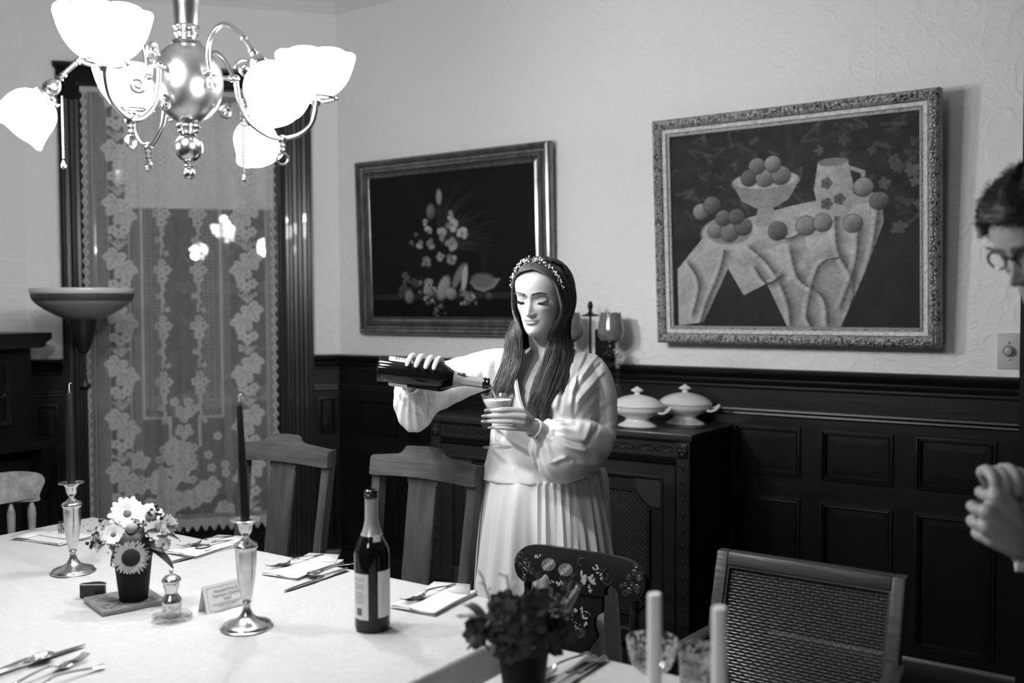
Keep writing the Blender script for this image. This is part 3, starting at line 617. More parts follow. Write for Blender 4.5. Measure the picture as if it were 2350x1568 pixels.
for i,a in enumerate(GAS):
    M=RZ(a); rho=.237
    g=MB()
    g.tube(crom([(.062,0,.012),(.074,0,.012),(.086,0,.012)],4),.0045,10,M); g.sphere((.078,0,.012),.007,12,8,M); g.sphere((.088,0,.012),.0078,12,8,M)
    u=crom([(.088,0,.012),(.092,0,-.025),(.108,0,-.065),(.142,0,-.092),(.172,0,-.098),(.203,0,-.090),(.226,0,-.070),(.235,0,-.045),(.237,0,-.026)],6)
    g.tube(u,.0048,10,M)
    g.tube(spiral(.106,.030,.020,1.5,-1,PI),.0034,8,M); g.tube(spiral(.070,-.052,.014,1.4,1,PI*.4),.0034,8,M)
    g.sphere((.172,0,-.100),.0095,12,8,M); g.lathe([(.004,-.125),(.0065,-.121),(.004,-.116),(.007,-.112),(.004,-.106)],12,M@T(.172,0,0))
    arm=g.build('gas_arm',M_brass,ch)
    t=MB(); t.tube([(.172+.011*math.cos(q),.0,-.137+.011*math.sin(q)) for q in np.linspace(0,2*PI,20)],.0028,8,M); t.build('ring_drop',M_brass,arm)
    rg=MB(); rg.tube([(math.cos(q)*.036,math.sin(q)*.036,0.0) for q in np.linspace(0,2*PI,36)],.0028,8,M@T(rho,0,-.018)); rg.lathe([(.008,-.032),(.010,-.024),(.006,-.02)],14,M@T(rho,0,0))
    for q in range(3): rg.tube([(0,0,-.028),(math.cos(q*2.09)*.036,math.sin(q*2.09)*.036,-.019)],.0018,6,M@T(rho,0,0)); rg.sphere((math.cos(q*2.09)*.039,math.sin(q*2.09)*.039,-.018),.0035,8,6,M@T(rho,0,0))
    rg.build('shade_holder',M_brass,ch)
    prof=smooth1([(.034,.003),(.040,.006),(.055,.018),(.068,.036),(.077,.056),(.083,.076),(.086,.088)],3)
    wob=lambda r,z,an,j:(r*(1+.012*abs(math.sin(4*an))*(z/.09)), z+(.0050*abs(math.sin(4*an))**.6 if z>.060 else 0)-(.003 if z>.060 else 0))
    s=MB().lathe([(r*.89,z*.86-.014) for r,z in prof],64,M@T(rho,0,0),wob=wob,cap=False).build('bowl_shade',M_glow,ch)
    md=s.modifiers.new('th','SOLIDIFY'); md.thickness=.003
for i,a in enumerate(ELEC):
    M=RZ(a); e=MB()
    e.sphere((.068,0,.006),.007,12,8,M)
    dz=(-.010,.012,0)[i]; arm=crom([(.064,0,.006),(.076,0,.010),(.072,0,.035),(.078,0,.062),(.100,0,.080),(.132,0,.080+dz*.3),(.166,0,.060+dz*.6),(.194,0,.032+dz),(.213,0,.012+dz)],6); e.tube(arm,.0046,10,M)
    e.tube(spiral(.088,-.010,.016,1.6,1,PI*.9),.0032,8,M); e.sphere((.214,0,.010+dz),.0062,10,8,M); e.sphere((.190,0,.036+dz),.006,10,8,M)
    e.build('electric_arm',M_brass,ch)
    tilt=math.radians(-38); ax=M@T(.218,0,.006+dz)@RY(PI+tilt)@Matrix.Diagonal((.79,.79,.79,1))   # local z points outward and down
    so=MB().lathe(smooth1([(.004,0),(.009,.003),(.006,.010),(.012,.016),(.0185,.028),(.0185,.042),(.015,.046),(.024,.050),(.0265,.058),(.024,.062)],2),24,ax).build('socket',M_brass,ch)
    for q in range(3):
        k=MB(); k.tube([(.02*math.cos(q*2.1),.02*math.sin(q*2.1),.055),(.034*math.cos(q*2.1),.034*math.sin(q*2.1),.055)],.0018,6,ax); k.sphere((.034*math.cos(q*2.1),.034*math.sin(q*2.1),.055),.0036,8,6,ax); k.build('thumb_screw',M_brass,so)
    prof=smooth1([(.024,.056),(.028,.062),(.040,.070),(.051,.084),(.057,.104),(.0585,.124),(.061,.142),(.066,.158)],3)
    wob=lambda r,z,an,j:(r*(1+.03*math.cos(6*an)*((z-.056)/.1)), z+.005*abs(math.sin(3*an))*(1 if z>.15 else 0))
    s=MB().lathe(prof,60,ax,wob=wob,cap=False).build('bell_shade',M_glow,ch); md=s.modifiers.new('th','SOLIDIFY'); md.thickness=.0025
    if i!=1:
        p=ax@Vector((0,0,.030)); off=M@Vector((.0,0,0)); x,y,z=p.x,p.y,p.z
        c=MB(); L=.115
        for q in range(30): c.sphere((x-.016*math.cos(a),y-.016*math.sin(a),z-.016-q*L/30),.0022,6,5)
        c.lathe([(.001,0),(.003,-.004),(.005,-.010),(.0045,-.014),(.0,-.016)],10,T(x-.016*math.cos(a),y-.016*math.sin(a),z-.016-L)); c.build('pull_chain',M_brass,ch)
    pl=bpy.data.lights.new('bulb','POINT'); pl.energy=BULB_W; pl.shadow_soft_size=.03; po=bpy.data.objects.new('bulb_light',pl); COL.objects.link(po); po.parent=ch
    po.location=ax@Vector((0,0,.175))
for i,a in enumerate(GAS):
    pl=bpy.data.lights.new('bulb','POINT'); pl.energy=BULB_W*.3; pl.shadow_soft_size=.03; po=bpy.data.objects.new('bulb_light',pl); COL.objects.link(po); po.parent=ch; po.location=RZ(a)@Vector((.237,0,.10))
# ================================================================ TABLES
TH=.75
def table(name,label,x0,x1,y0,y1,h):
    t=thing(name,label,'table',((x0+x1)/2,(y0+y1)/2,0)); w=(x1-x0)/2; d=(y1-y0)/2
    MB().box(-w+.01,w-.01,-d+.01,d-.01,h-.035,h-.006,bev=.004).build('tabletop',M_walnut,t)
    MB().box(-w+.08,w-.08,-d+.08,d-.08,h-.12,h-.035).build('apron',M_walnut,t,False)
    for sx in (-1,1):
        for sy in (-1,1): MB().lathe(smooth1([(.02,0),(.03,.04),(.022,.10),(.035,.30),(.03,.45),(.04,.55),(.04,h-.035)],3),16,T(sx*(w-.11),sy*(d-.11),0)).build('leg',M_walnut,t)
    return t
def cloth(name,label,x0,x1,y0,y1,h,drop,seed):
    rg=random.Random(seed); cx,cy=(x0+x1)/2,(y0+y1)/2; w,d=(x1-x0)/2,(y1-y0)/2; R=.045
    o=thing(name,label,'tablecloth',(cx,cy,0))
    n=260; m=MB(); rings=[]
    per=[]
    # perimeter with rounded corners
    for k in range(n):
        t=k/n*4; sd=int(t); f=t-sd
        px,py=[(-w+2*w*f,-d),(w,-d+2*d*f),(w-2*w*f,d),(-w,d-2*d*f)][sd]
        qx=max(min(px,w-R),-w+R); qy=max(min(py,d-R),-d+R); v=Vector((px-qx,py-qy)); 
        if v.length>R: v=v.normalized()*R
        if v.length<1e-6: v=Vector((0,0))
        nx,ny=(v.normalized() if v.length>1e-6 else Vector((0,0)))
        if v.length<1e-6:
            nx,ny=[(0,-1),(1,0),(0,1),(-1,0)][sd]
        per.append((qx+v.x if v.length>1e-6 else px,qy+v.y if v.length>1e-6 else py,nx,ny,k))
    prof=[(-.012,.004),(-.004,.0035),(.001,.0),(.0035,-.006),(.004,-.03),(.006,-.08),(.010,-.15),(.014,-.22),(.018,-drop)]
    ph=[rg.uniform(0,6) for _ in range(4)]
    for off,dz in prof:
        amp=max(0,-dz)*.10
        ring=[]
        for x,y,nx,ny,k in per:
            q=2*PI*k/n; wv=amp*(math.sin(q*17+ph[0])+.6*math.sin(q*29+ph[1])+.5*math.sin(q*9+ph[2]))*.6
            ring.append((x+nx*(off+max(wv,-off*.5)),y+ny*(off+max(wv,-off*.5)),h+dz))
        rings.append(ring)
    vs=[p for r in rings for p in r]; fs=[]
    for j in range(len(rings)-1):
        for k in range(n): fs.append((j*n+k,j*n+(k+1)%n,(j+1)*n+(k+1)%n,(j+1)*n+k))
    m.add(vs,fs)
    m.build('hanging_sides',M_damask,o,True,60)
    nx_,ny_=180,110; g=MB(); z=noise2(ny_,nx_,9,seed,3)+.5*noise2(ny_,nx_,26,seed+1,2)
    def top(u,v):
        i,j=min(int(v*(ny_-1)+.5),ny_-1),min(int(u*(nx_-1)+.5),nx_-1); e=min(u,1-u,v,1-v)
        x=-w+.005+u*(2*w-.010); y=-d+.005+v*(2*d-.010)
        crease=.0022*math.exp(-((x-.12+.03*math.sin(y*3))/.012)**2)+.0022*math.exp(-((y-.06)/.012)**2)
        return (x,y,h+.0046- (.0012 if e<.004 else -((z[i,j]-.8)*.0028+crease)*min(1,e*20)))
    g.grid(top,nx_,ny_); g.build('cloth_top',M_damask,o,True,60)
    return o
def damask():
    m=mat('damask linen',.64,.75,spec=.25,sheen=.1,bump=.0); nt=m.node_tree; N=nt.nodes.new; L=nt.links.new; b=nt.nodes['Principled BSDF']
    tc=N('ShaderNodeTexCoord'); n=N('ShaderNodeTexNoise'); n.inputs['Scale'].default_value=9; n.inputs['Distortion'].default_value=2.5; n.inputs['Detail'].default_value=3; L(tc.outputs['Object'],n.inputs['Vector'])
    w=N('ShaderNodeMath'); w.operation='SINE'; k=N('ShaderNodeMath'); k.operation='MULTIPLY'; k.inputs[1].default_value=40; L(n.outputs[0],k.inputs[0]); L(k.outputs[0],w.inputs[0])
    r=N('ShaderNodeMapRange'); r.inputs[1].default_value=-.2; r.inputs[2].default_value=.4; r.inputs[3].default_value=.62; r.inputs[4].default_value=.82; L(w.outputs[0],r.inputs[0]); L(r.outputs[0],b.inputs['Roughness'])
    r2=N('ShaderNodeMapRange'); r2.inputs[1].default_value=-.2; r2.inputs[2].default_value=.4; r2.inputs[3].default_value=.42; r2.inputs[4].default_value=.46; L(w.outputs[0],r2.inputs[0]); L(r2.outputs[0],b.inputs['Base Color']); return m
M_damask=damask()
table('dining_table','long dining table hidden under the large white cloth',-3.19,-1.27,.93,2.00,TH-.006)
cloth('tablecloth','large white damask cloth over the long table with the bottle and flowers',-3.20,-1.262,.92,2.012,TH-.004,.26,3)
table('side_table','second table set against the end of the long one, under its own cloth',-1.13,.10,.80,1.785,TH-.006)
cloth('tablecloth','smaller white cloth over the second table with the white candles',-1.143,.11,.79,1.796,TH-.004,.26,8)
# ---------------------------------------------------------------- cutlery and napkins (local: +y towards the handle end, z up)
def blade(mb,outl,z0,z1): mb.prism(outl,z0,z1,axis='z')
def flatshape(stations,th):  # stations: (y, halfwidth, z)
    m=MB(); vs=[];fs=[]
    for y,w,z in stations: vs+=[(-w,y,z),(-w*.5,y,z+th),(w*.5,y,z+th),(w,y,z),(w*.5,y,z-th*.4),(-w*.5,y,z-th*.4)]
    for i in range(len(stations)-1):
        for k in range(6): fs.append((6*i+k,6*i+(k+1)%6,6*i+6+(k+1)%6,6*i+6+k))
    fs.append(tuple(range(6))); fs.append(tuple(6*(len(stations)-1)+k for k in range(6)))
    return m.add(vs,fs)
def st(pts): return [(p.x,p.y,p.z) for p in crom(pts,4)]
def make_fork(name,label,loc,rz,group=None):
    o=thing(name,label,'fork',loc,rz,group)
    flatshape(st([(.0,.012,.006),(.018,.0125,.003),(.030,.007,.007),(.045,.0032,.013),(.085,.0026,.011),(.12,.004,.006),(.145,.0075,.004),(.150,.006,.004),(.152,.002,.004)]),.0022).build('handle',M_steel,o)
    for k in range(4):
        x=-.0093+k*.0062; flatshape(st([(-.046,.0008,.012),(-.03,.0016,.006),(-.012,.0019,.004),(.004,.0021,.006)]),.0018).build('tine',M_steel,o,loc=(x,0,0))
    return o
def make_spoon(name,label,loc,rz,group=None):
    o=thing(name,label,'spoon',loc,rz,group)
    m=MB(); n=14
    def f(u,v):
        a=2*PI*u; r=v; x=.0175*math.cos(a)*r; y=.027*math.sin(a)*r; return (x*(1-.12*math.sin(a)),y,.003+.0075*r*r)
    m.grid(f,24,8,wrap=True); b=m.build('bowl',M_steel,o); s=b.modifiers.new('th','SOLIDIFY'); s.thickness=.0012
    flatshape(st([(.023,.003,.0095),(.035,.0032,.014),(.08,.0028,.011),(.12,.0042,.006),(.145,.008,.004),(.152,.006,.004),(.154,.002,.004)]),.0022).build('handle',M_steel,o)
    return o
def make_knife(name,label,loc,rz,group=None):
    o=thing(name,label,'knife',loc,rz,group)
    flatshape(st([(-.13,.001,.0025),(-.12,.005,.0025),(-.09,.0085,.0025),(-.04,.0092,.0025),(-.012,.0082,.003),(.0,.0045,.004)]),.0012).build('blade',M_steel,o)
    m=flatshape(st([(.0,.0045,.004),(.006,.0075,.004),(.010,.0055,.0042),(.016,.0075,.0042),(.03,.0070,.0042),(.07,.0085,.004),(.10,.0100,.0035),(.112,.009,.0035),(.116,.004,.0035)]),.0038); m.build('handle',M_steel,o)
    return o
def make_napkin(label,loc,rz,w=.125,l=.205):
    o=thing('napkin',label,'napkin',loc,rz,'folded napkins at the place settings')
    for k,(sx,sy,zz,tw) in enumerate(((1,1,.0015,0),(.97,.96,.0045,.03),(.60,1.02,.0075,-.02))):
        m=MB(); rg=random.Random(k)
        def f(u,v): 
            x=(u-.5)*w*sx+(w*(.5-.30) if k==2 else 0)*1.0*(1 if k==2 else 0); y=(v-.5)*l*sy
            return (x+tw*y,y,zz+.0014*math.sin(u*5+k)+.001*math.sin(v*7+u*3+k)+(.004*max(0,v-.8)*5*(u) if k==1 else 0))
        m.grid(f,16,22); q=m.build('fold',M_napkin,o); s=q.modifiers.new('th','SOLIDIFY'); s.thickness=.0028; s.offset=0
    m=MB(); m.add([(-w/2,l/2-.05,.010),(-w/2-.012,l/2+.012,.011),(w/2-.04,l/2+.03,.013),(w/2,l/2-.04,.010)],[(0,1,2,3)]); q=m.build('turned_corner',M_napkin,o); s=q.modifiers.new('th','SOLIDIFY'); s.thickness=.002
    return o
ZT=TH+.0025
make_napkin('folded napkin under a fork, nearest the window on the far table edge',(-2.475,1.935,ZT),.08)
make_fork('fork','fork on the napkin beside the potted bouquet, far table edge',(-2.515,1.905,ZT+.008),-.12)
make_knife('knife','knife beside the second fork from the window, next to the bouquet',(-2.425,1.885,ZT+.001),.02)
make_spoon('spoon','spoon lying by the knife behind the near candlestick',(-2.470,1.915,ZT+.002),-.08)
make_napkin('folded napkin in the middle of the far table edge, left of the bottle',(-2.055,1.935,ZT),.12)
make_fork('fork','fork on the middle napkin behind the menu card',(-2.105,1.895,ZT+.008),-.10)
make_knife('knife','knife pointing at the menu card, left of the standing bottle',(-1.935,1.875,ZT+.001),.05)
make_spoon('spoon','spoon touching the knife just left of the standing bottle',(-1.968,1.895,ZT+.002),-.06)
make_napkin('folded napkin right of the standing bottle',(-1.555,1.905,ZT),.10,.13,.20)
make_fork('fork','fork on the napkin right of the standing bottle',(-1.585,1.865,ZT+.008),-.05)
make_napkin('folded napkin at the left end of the table by the light wooden chair',(-2.995,1.745,ZT),PI/2+.15,.12,.20)
make_fork('fork','fork on the napkin at the left end of the table',(-3.03,1.795,ZT+.008),PI/2-.5)
make_knife('knife','knife half hidden behind the bouquet at the left end of the table',(-2.83,1.885,ZT+.001),PI/2+.12)
make_knife('knife','blurred knife in the lower left corner, nearest the camera',(-1.985,1.095,ZT+.001),PI+.02)
make_spoon('spoon','blurred spoon lying against the knife in the lower left corner',(-1.972,1.115,ZT+.004),PI+.05)
make_fork('fork','blurred fork right of the spoon in the lower left corner',(-1.905,1.135,ZT+.001),PI+.14)
make_fork('fork','blurred rightmost fork of the lower left setting, handle away',(-1.842,1.02,ZT+.001),-.05)
for i,(x,y,a,l) in enumerate(((-1.020,1.665,.02,'nearer of the two knives beside the dark bouquet on the second table'),(-.998,1.672,.03,'farther knife beside the dark bouquet, its handle at the table edge'))):
    make_knife('knife',l,(x,y,ZT+.001+.001*i),a)
make_spoon('spoon','shiny spoon left of the knives beside the dark bouquet',(-1.048,1.635,ZT+.002),-.03)
# ---------------------------------------------------------------- candlesticks and candles
def candlestick(label,loc):
    o=thing('candlestick',label,'candlestick',loc)
    MB().lathe(smooth1([(.0,.0),(.056,.0),(.057,.004),(.054,.009),(.050,.010),(.046,.012),(.030,.018),(.018,.026),(.011,.038),(.0085,.052),(.009,.056),(.0105,.059),(.008,.063)],4)[3:],48).build('foot',M_silver,o)
    MB().lathe(smooth1([(.008,.062),(.012,.068),(.0165,.090),(.021,.125),(.0235,.160),(.0245,.183),(.027,.186),(.0275,.191),(.024,.196),(.014,.202),(.0065,.210)],4),40).build('stem',M_silver,o)
    MB().lathe(smooth1([(.0065,.208),(.0075,.214),(.013,.222),(.016,.232),(.018,.242),(.024,.248),(.0335,.250),(.034,.2525),(.026,.2515),(.014,.250),(.0125,.238),(.0,.236)],3),40).build('cup',M_silver,o)
    return o
def taper(label,loc,rot=(0,0,0),h=.275,r0=.0112,r1=.007,m=None,nm='taper_candle',group=None,wick=True):
    o=thing(nm,label,'candle',loc,0,group,rot)
    MB().lathe([(0,0),(r0*.8,0),(r0,.02)]+[(r0+(r1-r0)*t,.02+(h-(.032 if wick else .025))*t) for t in (.3,.6,1)]+([(r1*.7,h-.005),(r1*.25,h),(0,h)] if wick else [(r1*.98,h-.003),(r1*.86,h-.0006),(r1*.5,h-.0012),(0,h-.002)]),24,cap=False).build('wax',m or M_blackwax,o)
    if wick:
        MB().tube([(0,0,h-.002),(0,0,h+.010),(.001,0,h+.016),(.006,0,h+.018),(.009,0,h+.0175)],.0011,6).build('wick',M_white,o)
    return o
M_blackwax=mat('black wax',.010,.35)
p1=(-2.575,1.555,ZT); p2=(-1.792,1.508,ZT)
candlestick('silver candlestick beside the potted bouquet, farther from the camera',p1)
candlestick('silver candlestick in front of the menu card, nearer the camera',p2)
taper('tall black taper in the farther silver candlestick',(p1[0],p1[1],ZT+.238),h=.275)
taper('tall black taper in the nearer candlestick, leaning slightly left',(p2[0],p2[1],ZT+.238),rot=(.01,-.04,0),h=.285)
def low_holder(loc,label):
    o=thing('candle_holder',label,'candle holder',loc)
    MB().lathe(smooth1([(0,0),(.04,0),(.041,.004),(.03,.010),(.014,.016),(.010,.03),(.016,.042),(.017,.055),(.0125,.056),(.0125,.045),(0,.044)],3)[3:],32).build('foot_and_cup',M_silver,o); return o
for (x,y),ztop,l,l2 in (((-.674,1.358),1.053,'blurred white candle left of the tumbler, nearer the coupe glass','low silver holder under the left white candle'),((-.544,1.301),1.069,'blurred white candle in front of the cane chair, right of the tumbler','low silver holder under the right white candle')):
    low_holder((x,y,ZT),l2); taper(l,(x,y,ZT+.0455),h=ztop-ZT-.0455,r0=.0114,r1=.0105,m=M_white,nm='white_candle',wick=False)
# ---------------------------------------------------------------- wine bottles
M_bottle=mat('dark green bottle glass',.004,.06,spec=.5)
M_foil=mat('foil',.52,.35,.6,var=.1,vscale=60)
M_label=mat('printed label paper',.78,.5)
BP=smooth1([(0,.004),(.020,.001),(.036,0),(.0405,.004),(.042,.012)],3)
def bottle(name,label,loc,rot,H=.32,R=.041):
    o=thing(name,label,'bottle',loc,0,None,rot); s=R/.041
    prof=[(0,.006),(R*.5,.002),(R*.88,0),(R*.97,.003),(R,.010),(R,.55*H)]+[(R*(1-.62*(t*t*(3-2*t))),.55*H+.20*H*t) for t in (.15,.3,.45,.6,.75,.9,1)]+[(.0145*s,.80*H),(.0138*s,.93*H)]
    MB().lathe(prof,56,cap=False).build('glass_body',M_bottle,o)
    f=[(R*.62,.675*H),(R*.50,.71*H),(.0165*s,.76*H),(.0150*s,.80*H),(.0146*s,.935*H)]
    MB().lathe(f,48,cap=False).build('foil',M_foil,o)
    MB().lathe([(.0138*s,.935*H),(.0155*s,.94*H),(.0165*s,.95*H),(.0165*s,.962*H),(.0148*s,.967*H),(.0155*s,.975*H),(.0165*s,.982*H),(.0160*s,.992*H),(.0135*s,.998*H),(.0105*s,H),(.0098*s,.995*H),(.0095*s,.96*H)],32,cap=False).build('mouth',M_bottle,o)
    return o
def wrap_label(name,par,R,a0,a1,z0,z1,m,off=.0004):
    return MB().lathe([(R+off,z0),(R+off,z1)],24,arc=(a0,a1),cap=False).build(name,m,par)
def text(par,body,size,M,m,name='lettering',align='CENTER',ext=.0002):
    c=bpy.data.curves.new(name,'FONT'); c.body=body; c.size=size; c.align_x=align; c.extrude=ext; c.resolution_u=2; q=bpy.data.objects.new(name,c); COL.objects.link(q)
    me=bpy.data.meshes.new_from_object(q.evaluated_get(bpy.context.evaluated_depsgraph_get())); bpy.data.objects.remove(q); me.name=name; me.materials.clear(); me.materials.append(m); o=bpy.data.objects.new(name,me); COL.objects.link(o); o.parent=par; o.matrix_local=M; return o
bt=bottle('sparkling_wine_bottle','dark sparkling wine bottle standing on the long table, labels front and back',(-1.545,1.665,ZT),(0,0,0),.322,.0405)
ca=math.atan2(-1.665,1.545)  # direction to the viewer
wrap_label('back_label',bt,.0405,ca-1.45,ca-.22,.030,.135,M_label); wrap_label('front_label',bt,.0405,ca+.32,ca+1.6,.034,.140,M_label)
wrap_label('neck_ticket',bt,.0288,ca+.10,ca+.75,.195,.222,M_label,.0012)
def onlabel(R,a,z): return T(math.cos(a)*(R+.0009),math.sin(a)*(R+.0009),z)@RZ(a+PI/2)@RX(PI/2)
m=MB()
for k in range(13):
    a=ca-.98+k*.030; m.box(-.0004*(1+k%3),.0004*(1+k%3),0,.0001,0,.016,onlabel(.0405,a,.040)@RX(-PI/2))
m.build('barcode',M_ink,bt,False)
m=MB()
for r in range(13):
    if r in (6,10): continue
    for k in range(8):
        a=ca-1.15+k*.085
        if (r*7+k*3)%8==0: continue
        m.box(0,.0028+.0006*((r+k)%2),0,.0001,0,.0012,onlabel(.0405,a,.068+r*.0046)@RX(-PI/2))
m.build('small_print',M_ink,bt,False)
m=MB()
for r in range(12): m.box(0,.0016,0,.0001,0,.0016,onlabel(.0405,ca+.62,.060+r*.005)@RX(-PI/2))
m.build('side_print',M_ink,bt,False)
# ---------------------------------------------------------------- tile, pots and bouquets
tl=thing('trivet_tile','square patterned ceramic tile under the potted bouquet','trivet',(-2.195,1.462,ZT),-.28)
MB().box(-.078,.078,-.078,.078,0,.011,bev=.0015).build('tile_body',mat('tile glaze',.22,.35,var=.2,vscale=60),tl)
m=MB()
for q in range(4):
    Mq=RZ(q*PI/2)
    m.tube([(.02,.02,.0113),(.04,.05,.0113),(.062,.055,.0113),(.068,.035,.0113),(.05,.03,.0113)],.0022,5,Mq,sq=None)
    for a in range(5): m.lathe([(.0,.0),(.006,.0),(.006,.0008),(0,.0008)],8,Mq@T(.045+.018*math.cos(a*1.25),.045+.018*math.sin(a*1.25),.011),cap=False)
m.build('painted_scrolls',M_ink,tl)
M_pot=mat('black plastic pot',.006,.6,spec=.2)
M_leaf=mat('dark foliage',.035,.5,var=.4,vscale=30); M_petal=mat('white petals',.66,.6,var=.08,vscale=60); M_pale=mat('pale yellow blossom',.36,.7,bump=.5,bscale=400); M_dkpetal=mat('dark red petals',.022,.6,var=.5,vscale=40)
def pot(par,h,r0,r1,m):
    MB().lathe([(0,.002),(r0*.95,0),(r0,.003),(r1*.97,h*.86),(r1,h*.87),(r1*1.02,h),(r1*.96,h),(r1*.93,h*.9),(0,h*.88)],40,cap=False).build('pot',m,par)
def orient(pos,dirn,roll=0):
    d=Vector(dirn).normalized(); return T(*pos)@d.to_track_quat('Z','Y').to_matrix().to_4x4()@RZ(roll)
def daisy(par,pos,dirn,R,n,rows=2,core=.28,pm=None,cm=None,cup=.25,nm='daisy',rg=random.Random(1)):
    m=MB(); 
    for row in range(rows):
        for k in range(n):
            a=2*PI*(k+.5*row)/n+rg.uniform(-.06,.06); L=R*(1-.16*row)*rg.uniform(.9,1.06); w=R*.9*PI/n*(1.15 if n<24 else .85); z=.15*row*R
            M=orient(pos,dirn)@RZ(a)
            m.add([(R*core*.7,-w*.4,z),(R*core*.7,w*.4,z),(L*.6,-w,z+L*cup*.55),(L*.6,w,z+L*cup*.55),(L*.62,0,z+L*cup*.45),(L*.92,-w*.55,z+L*cup*.75),(L*.92,w*.55,z+L*cup*.75),(L,0,z+L*cup*.7)],[(0,4,2),(0,1,4),(1,3,4),(2,4,5),(4,6,5),(4,3,6),(5,6,7)],M)
    f=m.build(nm,pm or M_petal,par,True,80)
    c=MB(); c.sphere((0,0,.12*R),R*core,14,8,orient(pos,dirn),sc=(1,1,.55)); c.build('flower_centre',cm or M_pale,f)
    return f
def leaf(mb,base,tip,w,droop=.0):
    b=Vector(base); t=Vector(tip); d=t-b; s=d.cross(Vector((0,0,1))); 
    if s.length<1e-4: s=Vector((1,0,0))
    s.normalize(); nrm=s.cross(d).normalized(); n=6; vs=[];fs=[]
    for i in range(n+1):
        u=i/n; c=b+d*u+Vector((0,0,droop*(u*(1-u)*4))); ww=w*math.sin(PI*min(u*.92+.05,1))**.8
        vs+= [c-s*ww+nrm*ww*.25,c,c+s*ww+nrm*ww*.25]
    for i in range(n):
        for k in (0,1): fs.append((3*i+k,3*i+k+1,3*i+4+k,3*i+3+k))
    mb.add(vs,fs)
def bouquet1():
    o=thing('flower_pot','black pot of white daisies and a dark-centred sunflower standing on the tile','flower pot',(-2.170,1.470,ZT+.0112)); rg=random.Random(21)
    pot(o,.125,.034,.047,M_pot)
    tv=Vector((2.17,-1.47,.35)).normalized(); rt=Vector((math.cos(YAW),math.sin(YAW),0)); up=Vector((0,0,1))
    def P(x,z,d): return Vector((0,0,.125))+rt*x+up*z+Vector((tv.x,tv.y,0))*d
    daisy(o,P(-.005,-.006,.052),tv+up*-.15,.046,26,2,.50,mat('cream petals',.58,.6),mat('dark seed head',.01,.8,bump=.6,bscale=300),.10,'sunflower',rg)
    for x,z,d,R,dx,dz in ((-.012,.088,.0,.046,0,.5),(-.066,.050,.020,.026,-.5,.2),(-.046,.046,.040,.030,-.2,.3),(.060,.052,.018,.032,.4,.4),(.088,.062,.0,.026,.7,.2),(.074,.020,.03,.020,.5,0),(.042,.080,-.01,.038,.3,.8),(-.086,.026,.012,.022,-.8,0)):
        daisy(o,P(x,z,d),tv+rt*dx+up*dz,R,16,2,.24,None,mat('daisy eye',.14,.8),.22,'daisy',rg)
    for x,z,d,r in ((-.002,.062,.034,.014),(.047,.088,.01,.015),(-.030,.050,.028,.011)):
        m=MB(); m.sphere(P(x,z,d),r,18,12); m.build('button_flower',M_pale,o)
    m=MB()
    for k in range(70):
        a=rg.choice(((-.080,.040),(-.065,.020),(.02,.045),(.015,.02),(-.10,.03),(.055,.095))); m.sphere(P(a[0]+rg.gauss(0,.010),a[1]+rg.gauss(0,.011),.02+rg.gauss(0,.008)),rg.uniform(.0028,.0055),8,6)
    m.build('berries',mat('dark berries',.012,.3),o)
    m=MB()
    for k in range(260):
        m.sphere(P(rg.gauss(.0,.045),rg.gauss(.045,.022),rg.uniform(-.01,.038)),rg.uniform(.0012,.003),6,4)
    q=m.build('filler_buds',mat('filler buds',.16,.7),o); q['kind']='stuff'
    for x,z,d,x2,z2,d2,w in ((.03,.01,.03,.098,-.035,.05,.016),(.04,.03,.02,.115,.03,.02,.013),(.03,.0,.03,.075,.005,.06,.016),(-.03,.0,.03,-.055,-.03,.05,.012),(.02,.02,.03,.06,.06,.03,.014),(-.04,.02,.02,-.09,.0,.03,.012),(0,.03,-.02,.02,.10,-.04,.018),(-.02,.03,-.02,-.06,.09,-.04,.016),(.06,.04,0,.125,.055,.0,.010)):
        m=MB(); leaf(m,P(x,z,d),P(x2,z2,d2),w,.012); s=m.build('leaf',M_leaf,o); sd=s.modifiers.new('th','SOLIDIFY'); sd.thickness=.0008
    m=MB(); m.sphere(P(0,.02,0),.055,16,10,sc=(1,1,.75)); m.build('foliage_core',M_leaf,o)
bouquet1()
